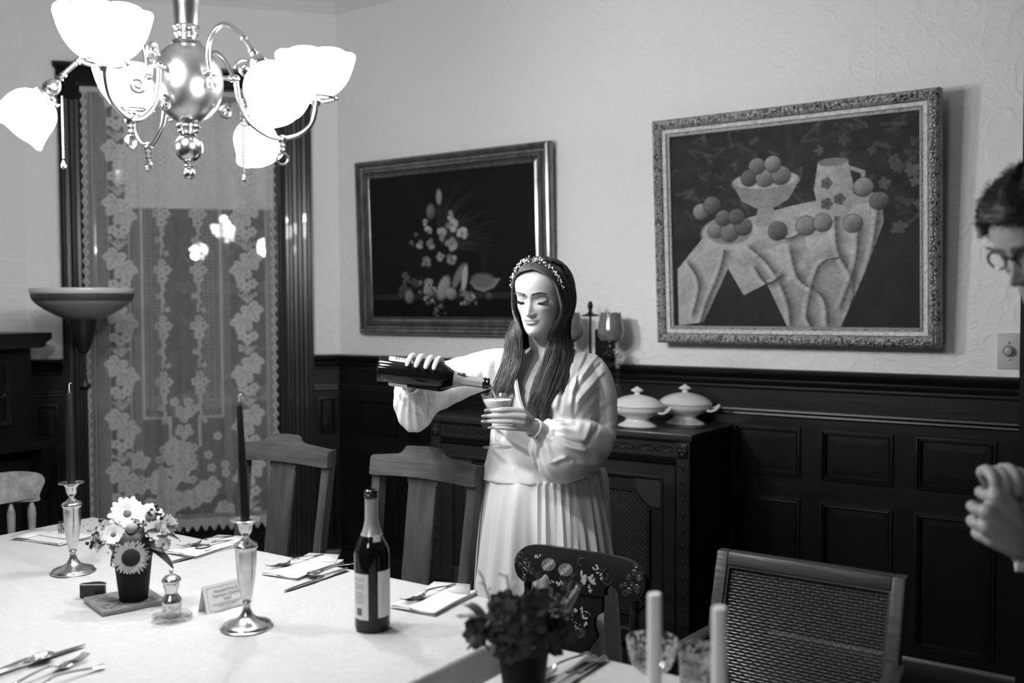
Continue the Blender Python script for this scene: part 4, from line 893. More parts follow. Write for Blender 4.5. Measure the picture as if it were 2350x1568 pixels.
def bouquet2():
    o=thing('flower_pot','blurred pot of dark flowers and foliage at the bottom of the picture','flower pot',(-1.022,1.512,ZT)); rg=random.Random(5)
    pot(o,.115,.036,.050,M_pot); tv=Vector((1.07,-1.55,.3)).normalized(); rt=Vector((math.cos(YAW),math.sin(YAW),0)); up=Vector((0,0,1))
    def P(x,z,d): return Vector((0,0,.115))+rt*x+up*z+Vector((tv.x,tv.y,0))*d
    for k in range(15):
        x=rg.uniform(-.085,.075); z=rg.uniform(.0,.085)*(1-abs(x)*4); m=MB()
        for r in range(4):
            n=9-r; 
            for q in range(n):
                a=2*PI*q/n+r; R=.034*(1-.2*r); M=orient(P(x,z,.02+rg.uniform(-.02,.04)),tv+rt*x*8+up*(z*6))@RZ(a); w=.011
                m.add([(.003,-w*.4,.004*r),(.003,w*.4,.004*r),(R*.6,-w,R*(.2+.22*r)),(R*.6,w,R*(.2+.22*r)),(R,0,R*(.1+.35*r))],[(0,1,3,2),(2,3,4)],M)
        m.build('dark_bloom',M_dkpetal,o,True,80)
    for k in range(46):
        a=rg.uniform(0,2*PI); x=rg.uniform(-.07,.07); z=rg.uniform(-.02,.05); L=rg.uniform(.035,.07); m=MB()
        dx=(1 if x>0 else -1)*rg.uniform(.2,1); leaf(m,P(x,z,rg.uniform(-.02,.04)),P(x+dx*L,z+rg.uniform(-.3,.9)*L,rg.uniform(-.02,.08)),rg.uniform(.008,.015),.01)
        s=m.build('leaf',(M_leaf if k%3 else mat('grey foliage',.12,.6)),o); sd=s.modifiers.new('th','SOLIDIFY'); sd.thickness=.0008
    for x,z in ((.11,.105),(.085,.07),(.095,.125),(-.075,.115),(-.03,.125),(.03,.13),(.115,.01)):
        m=MB(); m.tube([P(x*.4,.02,.0),P(x*.8,z*.6,.01),P(x,z,.0)],.0018,5)
        for q in range(7): leaf(m,P(x*(.6+.06*q),z*(.5+.08*q),0),P(x*(.6+.06*q)+rg.uniform(-.02,.02),z*(.5+.08*q)+rg.uniform(.005,.022),rg.uniform(-.01,.015)),.005)
        m.build('sprig',mat('grey foliage',.12,.6),o)
    m=MB(); m.sphere(P(0,.02,0),.062,16,10,sc=(1,1,.8)); m.build('foliage_core',M_leaf,o)
bouquet2()
# small table things
hm=thing('votive_holder','small black half-moon votive holder in front of the farther candlestick','candle holder',(-2.305,1.445,ZT),.62)
oc=[(.032*math.cos(t),.020*math.sin(t)) for t in np.linspace(0,PI,20)]+[(-.032,-.006),(.032,-.006)]
MB().prism(oc,0,.034,axis='z').build('body',M_black,hm,True,50); MB().tube([(x,y,.034) for x,y in oc+[oc[0]]],.0016,6).build('rim',M_silver,hm)
pm=thing('pepper_mill','small silver and glass pepper mill right of the potted bouquet','pepper mill',(-1.993,1.452,ZT+.006))
MB().lathe(smooth1([(0,0),(.022,0),(.0225,.004),(.022,.020),(.0215,.030)],3),32).build('glass_base',M_etch,pm)
MB().lathe(smooth1([(.0225,.029),(.0235,.034),(.021,.042),(.015,.052),(.0145,.060),(.018,.070),(.0195,.078),(.019,.082)],3),32).build('waist',M_silver,pm)
MB().lathe(smooth1([(.021,.081),(.0225,.085),(.020,.091),(.012,.097),(.005,.099),(.003,.103),(.0055,.107),(.004,.111),(0,.113)],3),32).build('cap',M_silver,pm)
sc=thing('glass_saucer','little clear glass saucer under the pepper mill','saucer',(-1.993,1.452,ZT))
MB().lathe([(0,.001),(.025,.001),(.040,.004),(.047,.0075),(.0465,.009),(.038,.006),(.024,.004),(0,.004)],40,cap=False).build('dish',M_etch,sc)
mc=thing('menu_card','white folded menu card for the salad course, behind the nearer candlestick','card',(-1.957,1.578,ZT),1.47)
hw,hh=.062,.064
for s,n in ((-1,'front_panel'),(1,'rear_panel')):
    MB().add([(-hw,s*.019,0),(hw,s*.019,0),(hw,0,hh),(-hw,0,hh)],[(0,1,2,3)]).build(n,M_paper,mc,False)
tiltm=math.atan2(.019,hh)
FM=T(0,-.0195,0)@RX(PI/2-tiltm)
TM=mat('menu lettering',.30,.7)
for body,y,s in (('Poached Pear &',.0455,.0105),('Vermont Cheddar',.0345,.0105),('Salad',.0240,.0105),('spiced port poached pear, greens, pecans',.0165,.0052),('cheddar, maple vinaigrette',.0115,.0052)):
    text(mc,body,s,FM@T(0,y,.0007),TM)
m=MB()
for a,b in (((-.053,.004),(.053,.004)),((.053,.004),(.053,.060)),((.053,.060),(-.053,.060)),((-.053,.060),(-.053,.004)),((-.010,.0075),(0,.0062)),((0,.0062),(.010,.0075))): m.tube([(a[0],a[1],.0006),(b[0],b[1],.0006)],.0004,4,FM)
m.build('printed_border',TM,mc,False)
# coupe glasses and tumbler
def coupe(name,label,loc,rot=(0,0,0),H=.150,R=.046,fill=None):
    o=thing(name,label,'glass',loc,0,None,rot)
    MB().lathe(smooth1([(R*.90,.0),(R*.90,.0012),(R*.5,.004),(.008,.010),(.0045,.018)],3),40).build('foot',M_glass,o)
    MB().lathe(smooth1([(.0045,.018),(.0065,.026),(.0042,.032),(.0060,.038)]+([(.0045,.048),(.0066,.056),(.0048,.066),(.008,.076)] if fill else []),3),10).build('stem',M_glass,o)
    ou=smooth1([(.007,H*.50),(.011,H*.60),(.022,H*.68),(.031,H*.75),(.037,H*.82),(.0425,H*.92),(R,H)] if fill else [(.008,H*.35),(.020,H*.42),(.036,H*.54),(.043,H*.68),(.047,H*.85),(R,H)],3)
    MB().lathe(ou+[(r-.0013,z) for r,z in ou[::-1]],48,cap=False,wob=lambda r,z,a,j:r*(1+.006*math.cos(16*a))).build('bowl',M_etch if fill is None else M_cut,o)
    if fill:
        z1=H*fill; ri=[(0,H*.545),(.0065,H*.56),(.0100,H*.61),(.0205,H*.68),(.0295,H*.75),(.0355,H*.82),(.0395,H*.88),(.0405,z1),(.036,z1+.0006),(0,z1+.0008)]
        MB().lathe(ri,44,cap=False).build('sparkling_wine',mat('pale fizz',.95,.35,spec=.3,sss=.3),o)
    return o
M_cut=glassmat('cut glass rim',.99,.02,1.0,dens=.15)
coupe('coupe_glass','blurred etched coupe glass behind the left white candle',(-.831,1.664,ZT),H=.112,R=.049)
tb=thing('tumbler','blurred etched water tumbler between the two white candles','glass',(-.752,1.702,ZT))
pr=[(.030,.0),(.033,.004),(.036,.03),(.038,.07),(.0405,.095),(.0415,.100)]
MB().lathe([(0,0)]+pr+[(.0400,.100),(.0365,.07),(.034,.03),(.031,.010),(0,.009)],44,cap=False,wob=lambda r,z,a,j:r*(1+.01*math.cos(18*a)*(1 if z<.08 else 0))).build('glass_wall',M_etch,tb)
MB().lathe([(0,.0095),(.0315,.0105),(.0345,.034),(.0352,.045),(0,.046)],36,cap=False).build('water',glassmat('water',.9,0,1.0),tb)
# ================================================================ SIDEBOARD AND WHAT STANDS ON IT
sb=thing('sideboard','dark carved wooden sideboard with lattice doors against the picture wall','sideboard',(-2.211,3.655,0)); ZS=.994
M_sb=wood('sideboard wood',.015,.42,.35,14,(.12,1,1),.12); M_sbc=mat('carved inlay',.030,.5,var=.3,vscale=40)
w=.636; yf=-.185; yb=.20
MB().box(-w-.015,w+.015,yf-.012,yb+.005,ZS-.026,ZS,bev=.004).build('top',wood('sideboard top',.030,.28,.3,10,(.1,1,1),.05),sb)
MB().box(-w,w,yf+.02,yb,.10,ZS-.026).build('carcass',M_sb,sb,False)
for sx in (-1,1):
    MB().box(sx*w-(.055 if sx>0 else 0),sx*w+(.055 if sx<0 else 0),yf,yf+.03,.06,ZS-.026).build('corner_stile',M_sb,sb,False)
    x=sx*(w-.0275)
    m=MB(); m.box(x-.021,x+.021,yf-.006,yf,.900,.955,bev=.003); m.build('rosette_block',M_darkh,sb)
    m=MB()
    for a in range(4): m.sphere((x+.010*math.cos(a*PI/2),yf-.006,.928+.014*math.sin(a*PI/2)),.0062,8,6,sc=(1,.5,1.2))
    m.sphere((x,yf-.007,.928),.005,8,6); m.build('rosette',M_sbc,sb)
    m=MB()
    for k in range(11): m.sphere((x,yf-.0005,.865-k*.062),.0075,8,6,sc=(1,.35,1.6)); m.sphere((x,yf-.0005,.834-k*.062),.003,6,4,sc=(1,.4,1))
    m.build('stud_row',M_blacksoft,sb)
MB().box(-w+.055,w-.055,yf+.004,yf+.03,.90,ZS-.03).build('frieze',M_sb,sb,False)
m=MB()
for k in range(24):
    x=-w+.09+k*(2*w-.18)/23; m.tube([(x+.02*math.cos(t)*(1-t/8),yf+.004,.930+(.012 if k%2 else -.012)*math.sin(t)*(1-t/9)) for t in np.linspace(0,5,12)],.0022,5)
m.tube([(-w+.07+i*(2*w-.14)/90,yf+.004,.930+.012*math.sin(i*.82)) for i in range(91)],.0018,5); m.build('frieze_scroll',M_darkh,sb)
for z in (.882,.966): MB().strip([(yf+.02,z-.008),(yf-.006,z-.005),(yf-.008,z+.002),(yf+.02,z+.008)],-w+.056,w-.056).build('bead_rail',M_darkh,sb,True)
for k,(a,b) in enumerate(((-w+.06,-.01),(.01,w-.06))):
    d=MB(); loops(d,inset(a,b,.14,.868,((0,yf+.022),(0,yf-.002),(.046,yf-.002),(.052,yf-.008),(.060,yf-.004),(.064,yf+.012)))); dr=d.build('door',M_sb,sb,True,30)
    MB().box(a+.06,b-.06,yf+.012,yf+.016,.20,.808).build('door_panel',M_blacksoft,dr,False)
    cx=(a+b)/2; hw2=(b-a)/2-.064; m=MB()
    for sx in (-1,1):
        for sz in (-1,1):
            X=cx+sx*hw2; Z=.504+sz*.30; arc=[(X-sx*.11*math.cos(t),Z-sz*.11*math.sin(t)) for t in np.linspace(0,PI/2,9)]
            MB().prism([(X,Z)]+arc,yf+.002,yf+.012).build('carved_spandrel',M_sbc,dr,True,30)
    m=MB(); hwl=hw2-.05
    for q in range(-26,27):                     # turned lattice
        for s2 in (-1,1):
            p0=(cx+q*.020-s2*.30,.204); 
            pts=[]
            for t in (0,1): pts.append((cx+q*.020+s2*(t-.5)*.60,.204+t*.60))
            # clip to an octagonal field
            P_=[(pts[0][0]+(pts[1][0]-pts[0][0])*t,pts[0][1]+(pts[1][1]-pts[0][1])*t) for t in np.linspace(0,1,41)]
            P_=[p for p in P_ if abs(p[0]-cx)<hwl and abs(p[1]-.504)<.25 and abs(p[0]-cx)+abs(p[1]-.504)<hwl+.25-.07]
            if len(P_)>1: m.box(-.0032,.0032,-.0015,.0015,0,math.hypot(P_[-1][0]-P_[0][0],P_[-1][1]-P_[0][1]),T(P_[0][0],yf+.006+(.002 if s2>0 else 0),P_[0][1])@RY(math.atan2(P_[-1][0]-P_[0][0],P_[-1][1]-P_[0][1])))
    lt=m.build('lattice',M_sbc,dr,False)
    oc=[(hwl,.25-.07),(hwl-.07,.25),(-hwl+.07,.25),(-hwl,.25-.07),(-hwl,-.25+.07),(-hwl+.07,-.25),(hwl-.07,-.25),(hwl,-.25+.07),(hwl,.25-.07)]
    MB().tube([(cx+x,yf+.006,.504+z) for x,z in oc],.006,6).build('lattice_frame',M_sb,dr)
    MB().sphere(((b-.02) if k==0 else (a+.02),yf-.014,.52),.011,12,8).build('knob',M_brass,dr)
MB().box(-w-.008,w+.008,yf-.008,yb,.05,.105,bev=.004).build('plinth',M_sb,sb)
for sx in (-1,1):
    for y in (yf+.03,yb-.04): MB().box(sx*(w-.04)-.025,sx*(w-.04)+.025,y-.025,y+.025,0,.05).build('foot',M_sb,sb,False)
def tureen(label,loc,rz,s=1.0):
    o=thing('tureen',label,'tureen',loc,rz,'white footed tureens on the sideboard')
    sx,sy=1.0*s,.70*s
    MB().lathe([(r*s,z*s) for r,z in smooth1([(.0,.002),(.085,0),(.088,.004),(.080,.010),(.060,.020),(.054,.030),(.062,.038),(.095,.050),(.118,.066),(.1235,.082),(.1255,.086),(.120,.087),(.110,.08),(0,.04)],3)[3:]],56,sx=1,sy=.72,cap=False).build('bowl',M_porc,o)
    MB().lathe([(r*s,z*s) for r,z in smooth1([(.124,.087),(.127,.090),(.122,.097),(.100,.114),(.068,.128),(.034,.136),(.016,.139),(.012,.143),(.012,.147),(.026,.153),(.029,.158),(.020,.164),(.008,.170),(.005,.173),(0,.175)],3)],56,sx=1,sy=.74,cap=False).build('lid',M_porc,o)
    for q in (-1,1):
        MB().tube([(q*x*s,y*s,z*s) for x,y,z in [(p.x,p.y,p.z) for p in crom([(.112,-.018,.064),(.130,-.016,.062),(.150,-.010,.070),(.160,.0,.083),(.156,.010,.088),(.140,.016,.078),(.118,.018,.070)],4)]],.0058*s,8).build('handle',M_porc,o)
    return o
tureen('white covered tureen at the front, nearest the woman',(-1.868,3.605,ZS),.0,.93)
tureen('white covered tureen behind, toward the wall and the right end',(-1.738,3.785,ZS),.0,.94)
de=thing('decanter','clear glass decanter with a ball stopper behind the tureens','decanter',(-2.045,3.765,ZS))
MB().lathe(smooth1([(0,0),(.045,0),(.05,.01),(.05,.08),(.040,.11),(.018,.14),(.0135,.17),(.0135,.245),(.022,.249),(.022,.253),(.011,.254)],3)[3:],36,cap=False).build('body',M_glass,de)
MB().lathe(smooth1([(.009,.22),(.010,.255),(.010,.262),(.020,.268),(.0245,.285),(.020,.303),(.008,.310),(0,.311)],3),10,cap=False).build('stopper',M_etch,de)
# wall sconce
sn=thing('wall_sconce','two-armed dark turned wood sconce with smoky glass shades, above the sideboard','sconce',(-2.178,3.76,1.20))
MB().box(-.05,.05,.125,.139,-.08,.18,bev=.004).build('backplate',M_dark,sn)
MB().lathe(smooth1([(.006,-.02),(.006,.10),(.005,.235),(.007,.240)],2),14).build('rod',M_dark,sn)
MB().lathe(smooth1([(.008,.238),(.036,.240),(.038,.245),(.018,.252),(.010,.258),(.008,.268),(.012,.284),(.010,.296),(.004,.306),(.0,.308)],3),24).build('finial',M_dark,sn)
MB().tube([(0,.13,.02),(0,.06,.0),(0,.0,.0)],.008,8).build('wall_arm',M_dark,sn)
for s in (-1,1):
    MB().tube(crom([(0,0,.01),(s*.03,-.0,-.005),(s*.07,0,.0),(s*.10,0,.02)],5),.007,8).build('arm',M_dark,sn)
    b=MB().lathe(smooth1([(0,.01),(.006,.014),(.005,.024),(.010,.032),(.026,.046),(.033,.060),(.031,.066),(.018,.076),(.014,.084),(.020,.094),(.016,.106),(.019,.112),(.030,.116),(.030,.120)],3),28,T(s*.103,0,.012)).build('turned_cup',M_black,sn)
    prof=smooth1([(.026,.130),(.045,.138),(.056,.158),(.0585,.175),(.054,.205),(.046,.245),(.044,.255)],3)
    sh=MB().lathe(prof,40,T(s*.103,0,0),wob=lambda r,z,a,j:(r,z+(.003*math.cos(8*a) if z>.25 else 0)),cap=False).build('glass_shade',M_smoke if 'M_smoke' in globals() else None,sn)
    if not sh.data.materials:
        M_smoke=mat('smoky glass',.16,.18,trans=.0,coat=.8,var=.25,vscale=25); sh.data.materials.append(M_smoke)
    md=sh.modifiers.new('th','SOLIDIFY'); md.thickness=.002
# floor lamp
tq=thing('floor_lamp','unlit torchiere floor lamp with a wide glass bowl before the lace curtain','floor lamp',(-4.073,2.535,0))
MB().lathe(smooth1([(.060,1.437),(.075,1.440),(.12,1.460),(.165,1.487),(.195,1.510),(.208,1.530)],4),56,cap=False).build('lower_bowl',mat('bowl glass',.22,.4),tq)
MB().lathe(smooth1([(.203,1.519),(.2105,1.532),(.214,1.545),(.2145,1.552)],3),56,cap=False).build('etched_band',mat('etched band',.05,.5,var=.5,vscale=80),tq)
MB().lathe(smooth1([(.2145,1.552),(.218,1.560),(.218,1.572),(.215,1.576),(.210,1.570),(.20,1.53),(.15,1.49),(.0,1.45)],3),56,cap=False).build('rim_glass',mat('rim glass',.50,.2),tq)
M_lbase=mat('bronzed metal',.016,.32,.3)
MB().lathe(smooth1([(.014,1.285),(.022,1.30),(.035,1.33),(.048,1.37),(.055,1.41),(.062,1.435),(.060,1.440)],3),32).build('socket_cup',M_lbase,tq)
MB().lathe(smooth1([(.011,.045),(.011,1.10),(.013,1.12),(.026,1.135),(.024,1.15),(.010,1.165),(.009,1.28),(.014,1.288)],3),24).build('pole',M_lbase,tq)
MB().lathe(smooth1([(0,0),(.14,0),(.145,.01),(.12,.025),(.06,.035),(.025,.045),(.014,.07),(.012,.12)],3),40).build('base',M_lbase,tq)
# ================================================================ CHAIRS
def leg_rect(mb,p0,p1,w,d): 
    a=Vector(p0);b=Vector(p1); mb.add([(a.x-w,a.y-d,a.z),(a.x+w,a.y-d,a.z),(a.x+w,a.y+d,a.z),(a.x-w,a.y+d,a.z),(b.x-w,b.y-d,b.z),(b.x+w,b.y-d,b.z),(b.x+w,b.y+d,b.z),(b.x-w,b.y+d,b.z)],[(0,1,2,3),(4,7,6,5),(0,4,5,1),(1,5,6,2),(2,6,7,3),(3,7,4,0)])
def oak_chair(label,loc,rz,top=1.03):
    o=thing('dining_chair',label,'chair',loc,rz,'oak splat back chairs along the far side'); h=top-.075; lean=.075; yb_=.20
    yt=lambda z: yb_+lean*max(0,(z-.44))/(h-.44)
    for s in (-1,1):
        m=MB(); leg_rect(m,(s*.175,yb_+.02,0),(s*.180,yb_,.44),.016,.020); leg_rect(m,(s*.180,yb_,.44),(s*.198,yt(h)+.004,h+.040),.0165,.017); m.build('back_post',M_oak,o,False)
        m=MB(); leg_rect(m,(s*.19,-.20,0),(s*.19,-.20,.43),.02,.02); m.build('front_leg',M_oak,o,False)
        MB().box(s*.185-.01,s*.185+.01,-.18,.19,.20,.23).build('side_stretcher',M_oak,o,False)
    MB().box(-.215,.215,-.225,.205,.43,.46,bev=.006).build('seat',M_oakh,o); MB().box(-.18,.18,-.20,-.18,.37,.43).build('apron',M_oakh,o,False)
    half=[(0,.088),(.055,.086),(.066,.083),(.072,.072),(.080,.064),(.095,.058),(.15,.052),(.195,.047),(.207,.044),(.213,.036),(.214,-.018),(.20,-.020),(.10,-.014),(0,-.011)]
    outl=half+[(-x,z) for x,z in half[::-1][1:-1]]
    m=MB(); m.prism(outl,-.013,.013,T(0,yt(h)-.020,h)@RX(-.12)); m.build('crest_rail',M_oakh,o,True,35)
    sp=[(.062,h-.012),(.062,h-.028),(.056,h-.034),(.056,h-.06),(.052,.49),(.052,.46),(-.052,.46),(-.052,.49),(-.056,h-.06),(-.056,h-.034),(-.062,h-.028),(-.062,h-.012)]
    m=MB(); m.prism(sp,-.005,.005); m.v=[(x,y+yt(z)-.012,z) for x,y,z in m.v]; m.build('splat',M_oak,o,True,35)
    return o
oak_chair('oak splat-back chair in front of the lace curtain, nearer the window',(-2.665,2.185,0),.10,1.02)
oak_chair('oak splat-back chair directly beside the woman, behind the bottle',(-1.998,2.135,0),0,1.035)
# stencilled chair
def stencil_chair():
    o=thing('stencilled_chair','black lacquered chair with painted flowers on its lobed crest, in front of the woman','chair',(-1.390,2.115,0),0); Z=.80; Yc=.225
    half=[(0,.012),(.10,.012),(.15,.008),(.178,-.002),(.200,-.022),(.210,-.046),(.207,-.070),(.194,-.090),(.172,-.100),(.150,-.098),(.132,-.088),(.118,-.073),(.104,-.068),(.093,-.074),(.086,-.088),(.082,-.101),(0,-.104)]
    hs=smooth1(half,3); outl=hs+[(-x,z) for x,z in hs[::-1][1:-1]]
    cr=MB().prism(outl,-.011,.011,T(0,Yc,Z)@RX(-.10)).build('crest_rail',M_black,o,True,35)
    yof=lambda z: Yc-.0125+(z)*-.10*-1*0+(-z)*(-.10)
    sp=[(.078,-.100),(.079,-.140),(.074,-.150),(.062,-.158),(.056,-.172),(.058,-.190),(.066,-.205),(.067,-.216),(.058,-.228),(.044,-.248),(.036,-.28),(.034,-.31)]
    sp=smooth1(sp,2); so=sp+[(-x,z) for x,z in sp[::-1]]
    MB().prism(so,-.007,.007,T(0,Yc+.002,Z)@RX(-.10)).build('splat',M_black,o,True,35)
    FMx=T(0,Yc,Z)@RX(-.10)
    gold=mat('stencil gilt',.20,.35,.4,var=.3,vscale=90); pale=mat('stencil pale',.34,.5,var=.35,vscale=120)
    m=MB()
    for x,z,a in ((-.094,-.040,.35),(-.038,-.046,.30)): m.lathe([(0,0),(.0245,0),(.0245,.0008),(0,.0012)],24,FMx@T(x,-.0112,z)@RY(a)@RX(PI/2),sx=1,sy=1.0,cap=False) if False else m.lathe([(.0,.0),(.021,0),(.021,.0008),(0,.0010)],24,FMx@T(x,-.0112,z)@RY(-a)@RX(PI/2)@Matrix.Diagonal((1.15,.85,1,1)),cap=False)
    m.build('painted_medallion',gold,o)
    m=MB(); rg=random.Random(2)
    def pet(x,z,r,a): m.lathe([(0,0),(r,0),(r,.0006),(0,.0008)],12,FMx@T(x,-.0121,z)@RY(a)@RX(PI/2)@Matrix.Diagonal((1.0,.45,1,1)),cap=False)
    for x,z in ((-.094,-.040),(-.038,-.046)):
        for q in range(-3,4): pet(x+q*.004,z+q*.0035,.0075,.9+ (q%2)*.9)
    for q in range(12): pet(.030+rg.gauss(0,.010),-.062+rg.gauss(0,.010),.009,rg.uniform(0,3))
    for x,z in ((.072,-.048),(.006,-.090),(.044,-.088),(-.13,-.022),(.060,-.028)):
        for q in range(4): pet(x+rg.gauss(0,.004),z+rg.gauss(0,.004),.0055,rg.uniform(0,3))
    for q in range(18): pet(-.06+rg.gauss(0,.020),-.086+rg.gauss(0,.003),.004,rg.uniform(0,3))
    for q in range(26): pet(rg.gauss(0,.012),-.200+rg.gauss(0,.012),.0026,rg.uniform(0,3))
    for x,z in ((.0,-.150),(.022,-.146),(.03,-.165),(.036,-.18)): 
        for q in range(3): pet(x+rg.gauss(0,.004),z+rg.gauss(0,.003),.0055,rg.uniform(0,3))
    m.build('painted_flowers',pale,o)
    m=MB()
    def scr(cx,cz,r,t,d=1,a0=0): m.tube([FMx@Vector((cx+r*(1-.75*i/18)*math.cos(a0+d*i/18*t*2*PI),-.0115,cz+r*(1-.75*i/18)*math.sin(a0+d*i/18*t*2*PI))) for i in range(19)],.0007,4)
    for s in (-1,1):
        for q in range(12): scr(s*.170+rg.gauss(0,.014),-.052+rg.gauss(0,.020),rg.uniform(.006,.012),1.3,rg.choice((-1,1)),rg.uniform(0,6))
    for x,z,r in ((-.03,-.075,.03),(.09,-.04,.02),(.10,-.05,.028),(.01,-.02,.014),(.03,-.15,.015),(.03,-.165,.02),(-.01,-.145,.012)): scr(x,z,r,.7,1,rg.uniform(0,3))
    m.build('painted_scrolls',gold,o)
    for s in (-1,1):
        m=MB(); m.lathe(smooth1([(.006,0),(.012,-.01),(.010,-.03),(.013,-.06),(.012,-.20),(.011,-.36)],3)[::-1],14,T(s*.172,Yc-.002,Z-.096)@RX(-.09)); m.build('back_post',M_black,o)
        m=MB(); m.lathe([(.012,0),(.018,.2),(.014,.43)],12,T(s*.17,-.16,0)); m.build('front_leg',M_black,o); m=MB(); m.lathe([(.012,0),(.018,.2),(.014,.43)],12,T(s*.16,.19,0)); m.build('rear_leg',M_black,o)
    for q in (-1,0,1): MB().box(-.16,.16,-.17,-.155,.14+.08*(q+1),.155+.08*(q+1)).build('stretcher',M_black,o,False) if q<1 else None
    MB().box(-.21,.21,-.20,.22,.43,.465,bev=.012).build('seat',M_black,o)
stencil_chair()
# cane armchair
def cane_chair():
    o=thing('cane_armchair','brown wooden armchair with a woven cane back at the lower right','chair',(-.770,2.02,0),-.015); Zt=.862; lean=.13; yb_=.23
    hw=.232; M_cane=mat('woven cane',.075,.25,spec=.7,var=.4,vscale=120)
    yy=lambda z: yb_+lean*(z-.45)/(Zt-.45)
    def sl(m): m.v=[(x,y+yy(z),z) for x,y,z in m.v]; return m
    for s in (-1,1):
        sl(MB().box(s*hw-(.030 if s>0 else 0),s*hw+(.030 if s<0 else 0),-.016,.016,.42,Zt,bev=.003)).build('back_post',M_walnut,o)
    sl(MB().box(-hw+.030,hw-.030,-.015,.015,Zt-.032,Zt,bev=.003)).build('top_rail',M_walnut,o)
    sl(MB().box(-hw+.030,hw-.030,-.015,.015,.46,.49,bev=.003)).build('lower_rail',M_walnut,o)
    m=MB()
    for b in ((-hw+.030,-hw+.036,.49,Zt-.032),(hw-.036,hw-.030,.49,Zt-.032),(-hw+.036,hw-.036,.49,.496),(-hw+.036,hw-.036,Zt-.038,Zt-.032)): m.box(b[0],b[1],-.010,-.004,b[2],b[3])
    sl(m).build('cane_beading',M_walnut,o,False)
    x0,x1,z0,z1=-hw+.036,hw-.036,.496,Zt-.038; nx,nz=34,44; m=MB()
    for i in range(nx):          # paired uprights weaving over and under
        x=x0+(i+.5)*(x1-x0)/nx
        for dx in (-.0022,.0022):
            pts=[(x+dx,.0014*(1 if (i+j)%2 else -1),z0+(j+.5)*(z1-z0)/nz) for j in range(nz)]; vs=[];fs=[]
            for k,(a,b,c) in enumerate([(x+dx,0,z0)]+pts+[(x+dx,0,z1)]): vs+=[(a-.0009,b,c),(a+.0009,b,c),(a,b-.0007,c)]
            for k in range(nz+1): fs+=[(3*k,3*k+2,3*k+5,3*k+3),(3*k+2,3*k+1,3*k+4,3*k+5)]
            m.add(vs,fs)
    for j in range(nz):
        z=z0+(j+.5)*(z1-z0)/nz; vs=[];fs=[]
        P_=[(x0,0,z)]+[(x0+(i+.5)*(x1-x0)/nx,.0014*(-1 if (i+j)%2 else 1),z) for i in range(nx)]+[(x1,0,z)]
        for a,b,c in P_: vs+=[(a,b,c-.0013),(a,b,c+.0013),(a,b-.0007,c)]
        for k in range(nx+1): fs+=[(3*k,3*k+2,3*k+5,3*k+3),(3*k+2,3*k+1,3*k+4,3*k+5)]
        m.add(vs,fs)
    q=sl(m).build('cane_weave',M_cane,o,True); q['kind']='stuff'
    for s in (-1,1):
        z=.665; y1=yy(z)
        a=crom([(s*(hw-.006),y1,z),(s*(hw+.012),.12,z-.005),(s*(hw+.022),-.04,z-.012),(s*(hw+.020),-.14,z-.014),(s*(hw+.014),-.185,z-.022)],5); m=MB(); vs=[];fs=[]
        for p in a: 
            for dx,dz in ((-.018,-.010),(.018,-.010),(.020,.006),(.014,.010),(-.014,.010),(-.020,.006)): vs.append((p.x+dx,p.y,p.z+dz))
        n=len(a)
        for i in range(n-1):
            for k in range(6): fs.append((6*i+k,6*i+(k+1)%6,6*i+6+(k+1)%6,6*i+6+k))
        fs+= [tuple(range(6)),tuple(6*(n-1)+k for k in range(6))]; m.add(vs,fs); m.build('arm',M_walnut,o,True,50)
        m=MB(); leg_rect(m,(s*(hw-.01),-.20,0),(s*(hw+.008),-.16,.65),.016,.018); m.build('front_leg',M_walnut,o,False)
        m=MB(); leg_rect(m,(s*(hw-.016),yb_+.05,0),(s*(hw-.016),yb_-.005,.44),.014,.018); m.build('rear_leg',M_walnut,o,False)
    MB().box(-hw,hw,-.22,.22,.40,.46,bev=.01).build('seat',M_walnut,o); MB().box(-hw+.02,hw-.02,-.20,.20,.455,.50,bev=.02).build('seat_cushion',mat('dark upholstery',.03,.8),o)
cane_chair()
# light wooden chair at the left end of the table
def light_chair():
    o=thing('windsor_chair','light worn wooden spindle chair at the left end of the long table','chair',(-3.36,1.83,0),PI/2); Yc=.20; zt=.892
    half=[(0,.045),(.10,.043),(.17,.030),(.195,.012),(.200,-.010),(.190,-.030),(.180,-.055),(.176,-.078),(.10,-.070),(0,-.066)]
    hs=smooth1(half,3); outl=hs+[(-x,z) for x,z in hs[::-1][1:-1]]
    m=MB(); m.prism(outl,-.009,.009,T(0,0,0)); m.v=[(x,Yc+y-.35*x*x+.0,z+zt-.045+.0) for x,y,z in m.v]; m.build('crest_rail',M_lightw,o,True,35)
    for x in (-.155,-.08,0,.08,.155):
        MB().lathe(smooth1([(.006,0),(.0075,.02),(.013,.04),(.013,.10),(.009,.2),(.007,.36)],3)[::-1] if False else smooth1([(.007,.45),(.010,.60),(.014,.70),(.014,.74),(.007,.765),(.006,zt-.10)],3),12,T(x,Yc-.35*x*x,0)).build('spindle',M_lightw,o)
    MB().box(-.20,.20,-.20,.22,.42,.455,bev=.014).build('seat',M_lightw,o)
    for sx in (-1,1):
        for y in (-.16,.17): MB().lathe([(.011,0),(.018,.2),(.014,.42)],12,T(sx*.16,y,0)).build('leg',M_lightw,o)
    MB().tube([(-.16,-.16,.2),(.16,-.16,.2)],.009,8).build('stretcher',M_lightw,o)
light_chair()
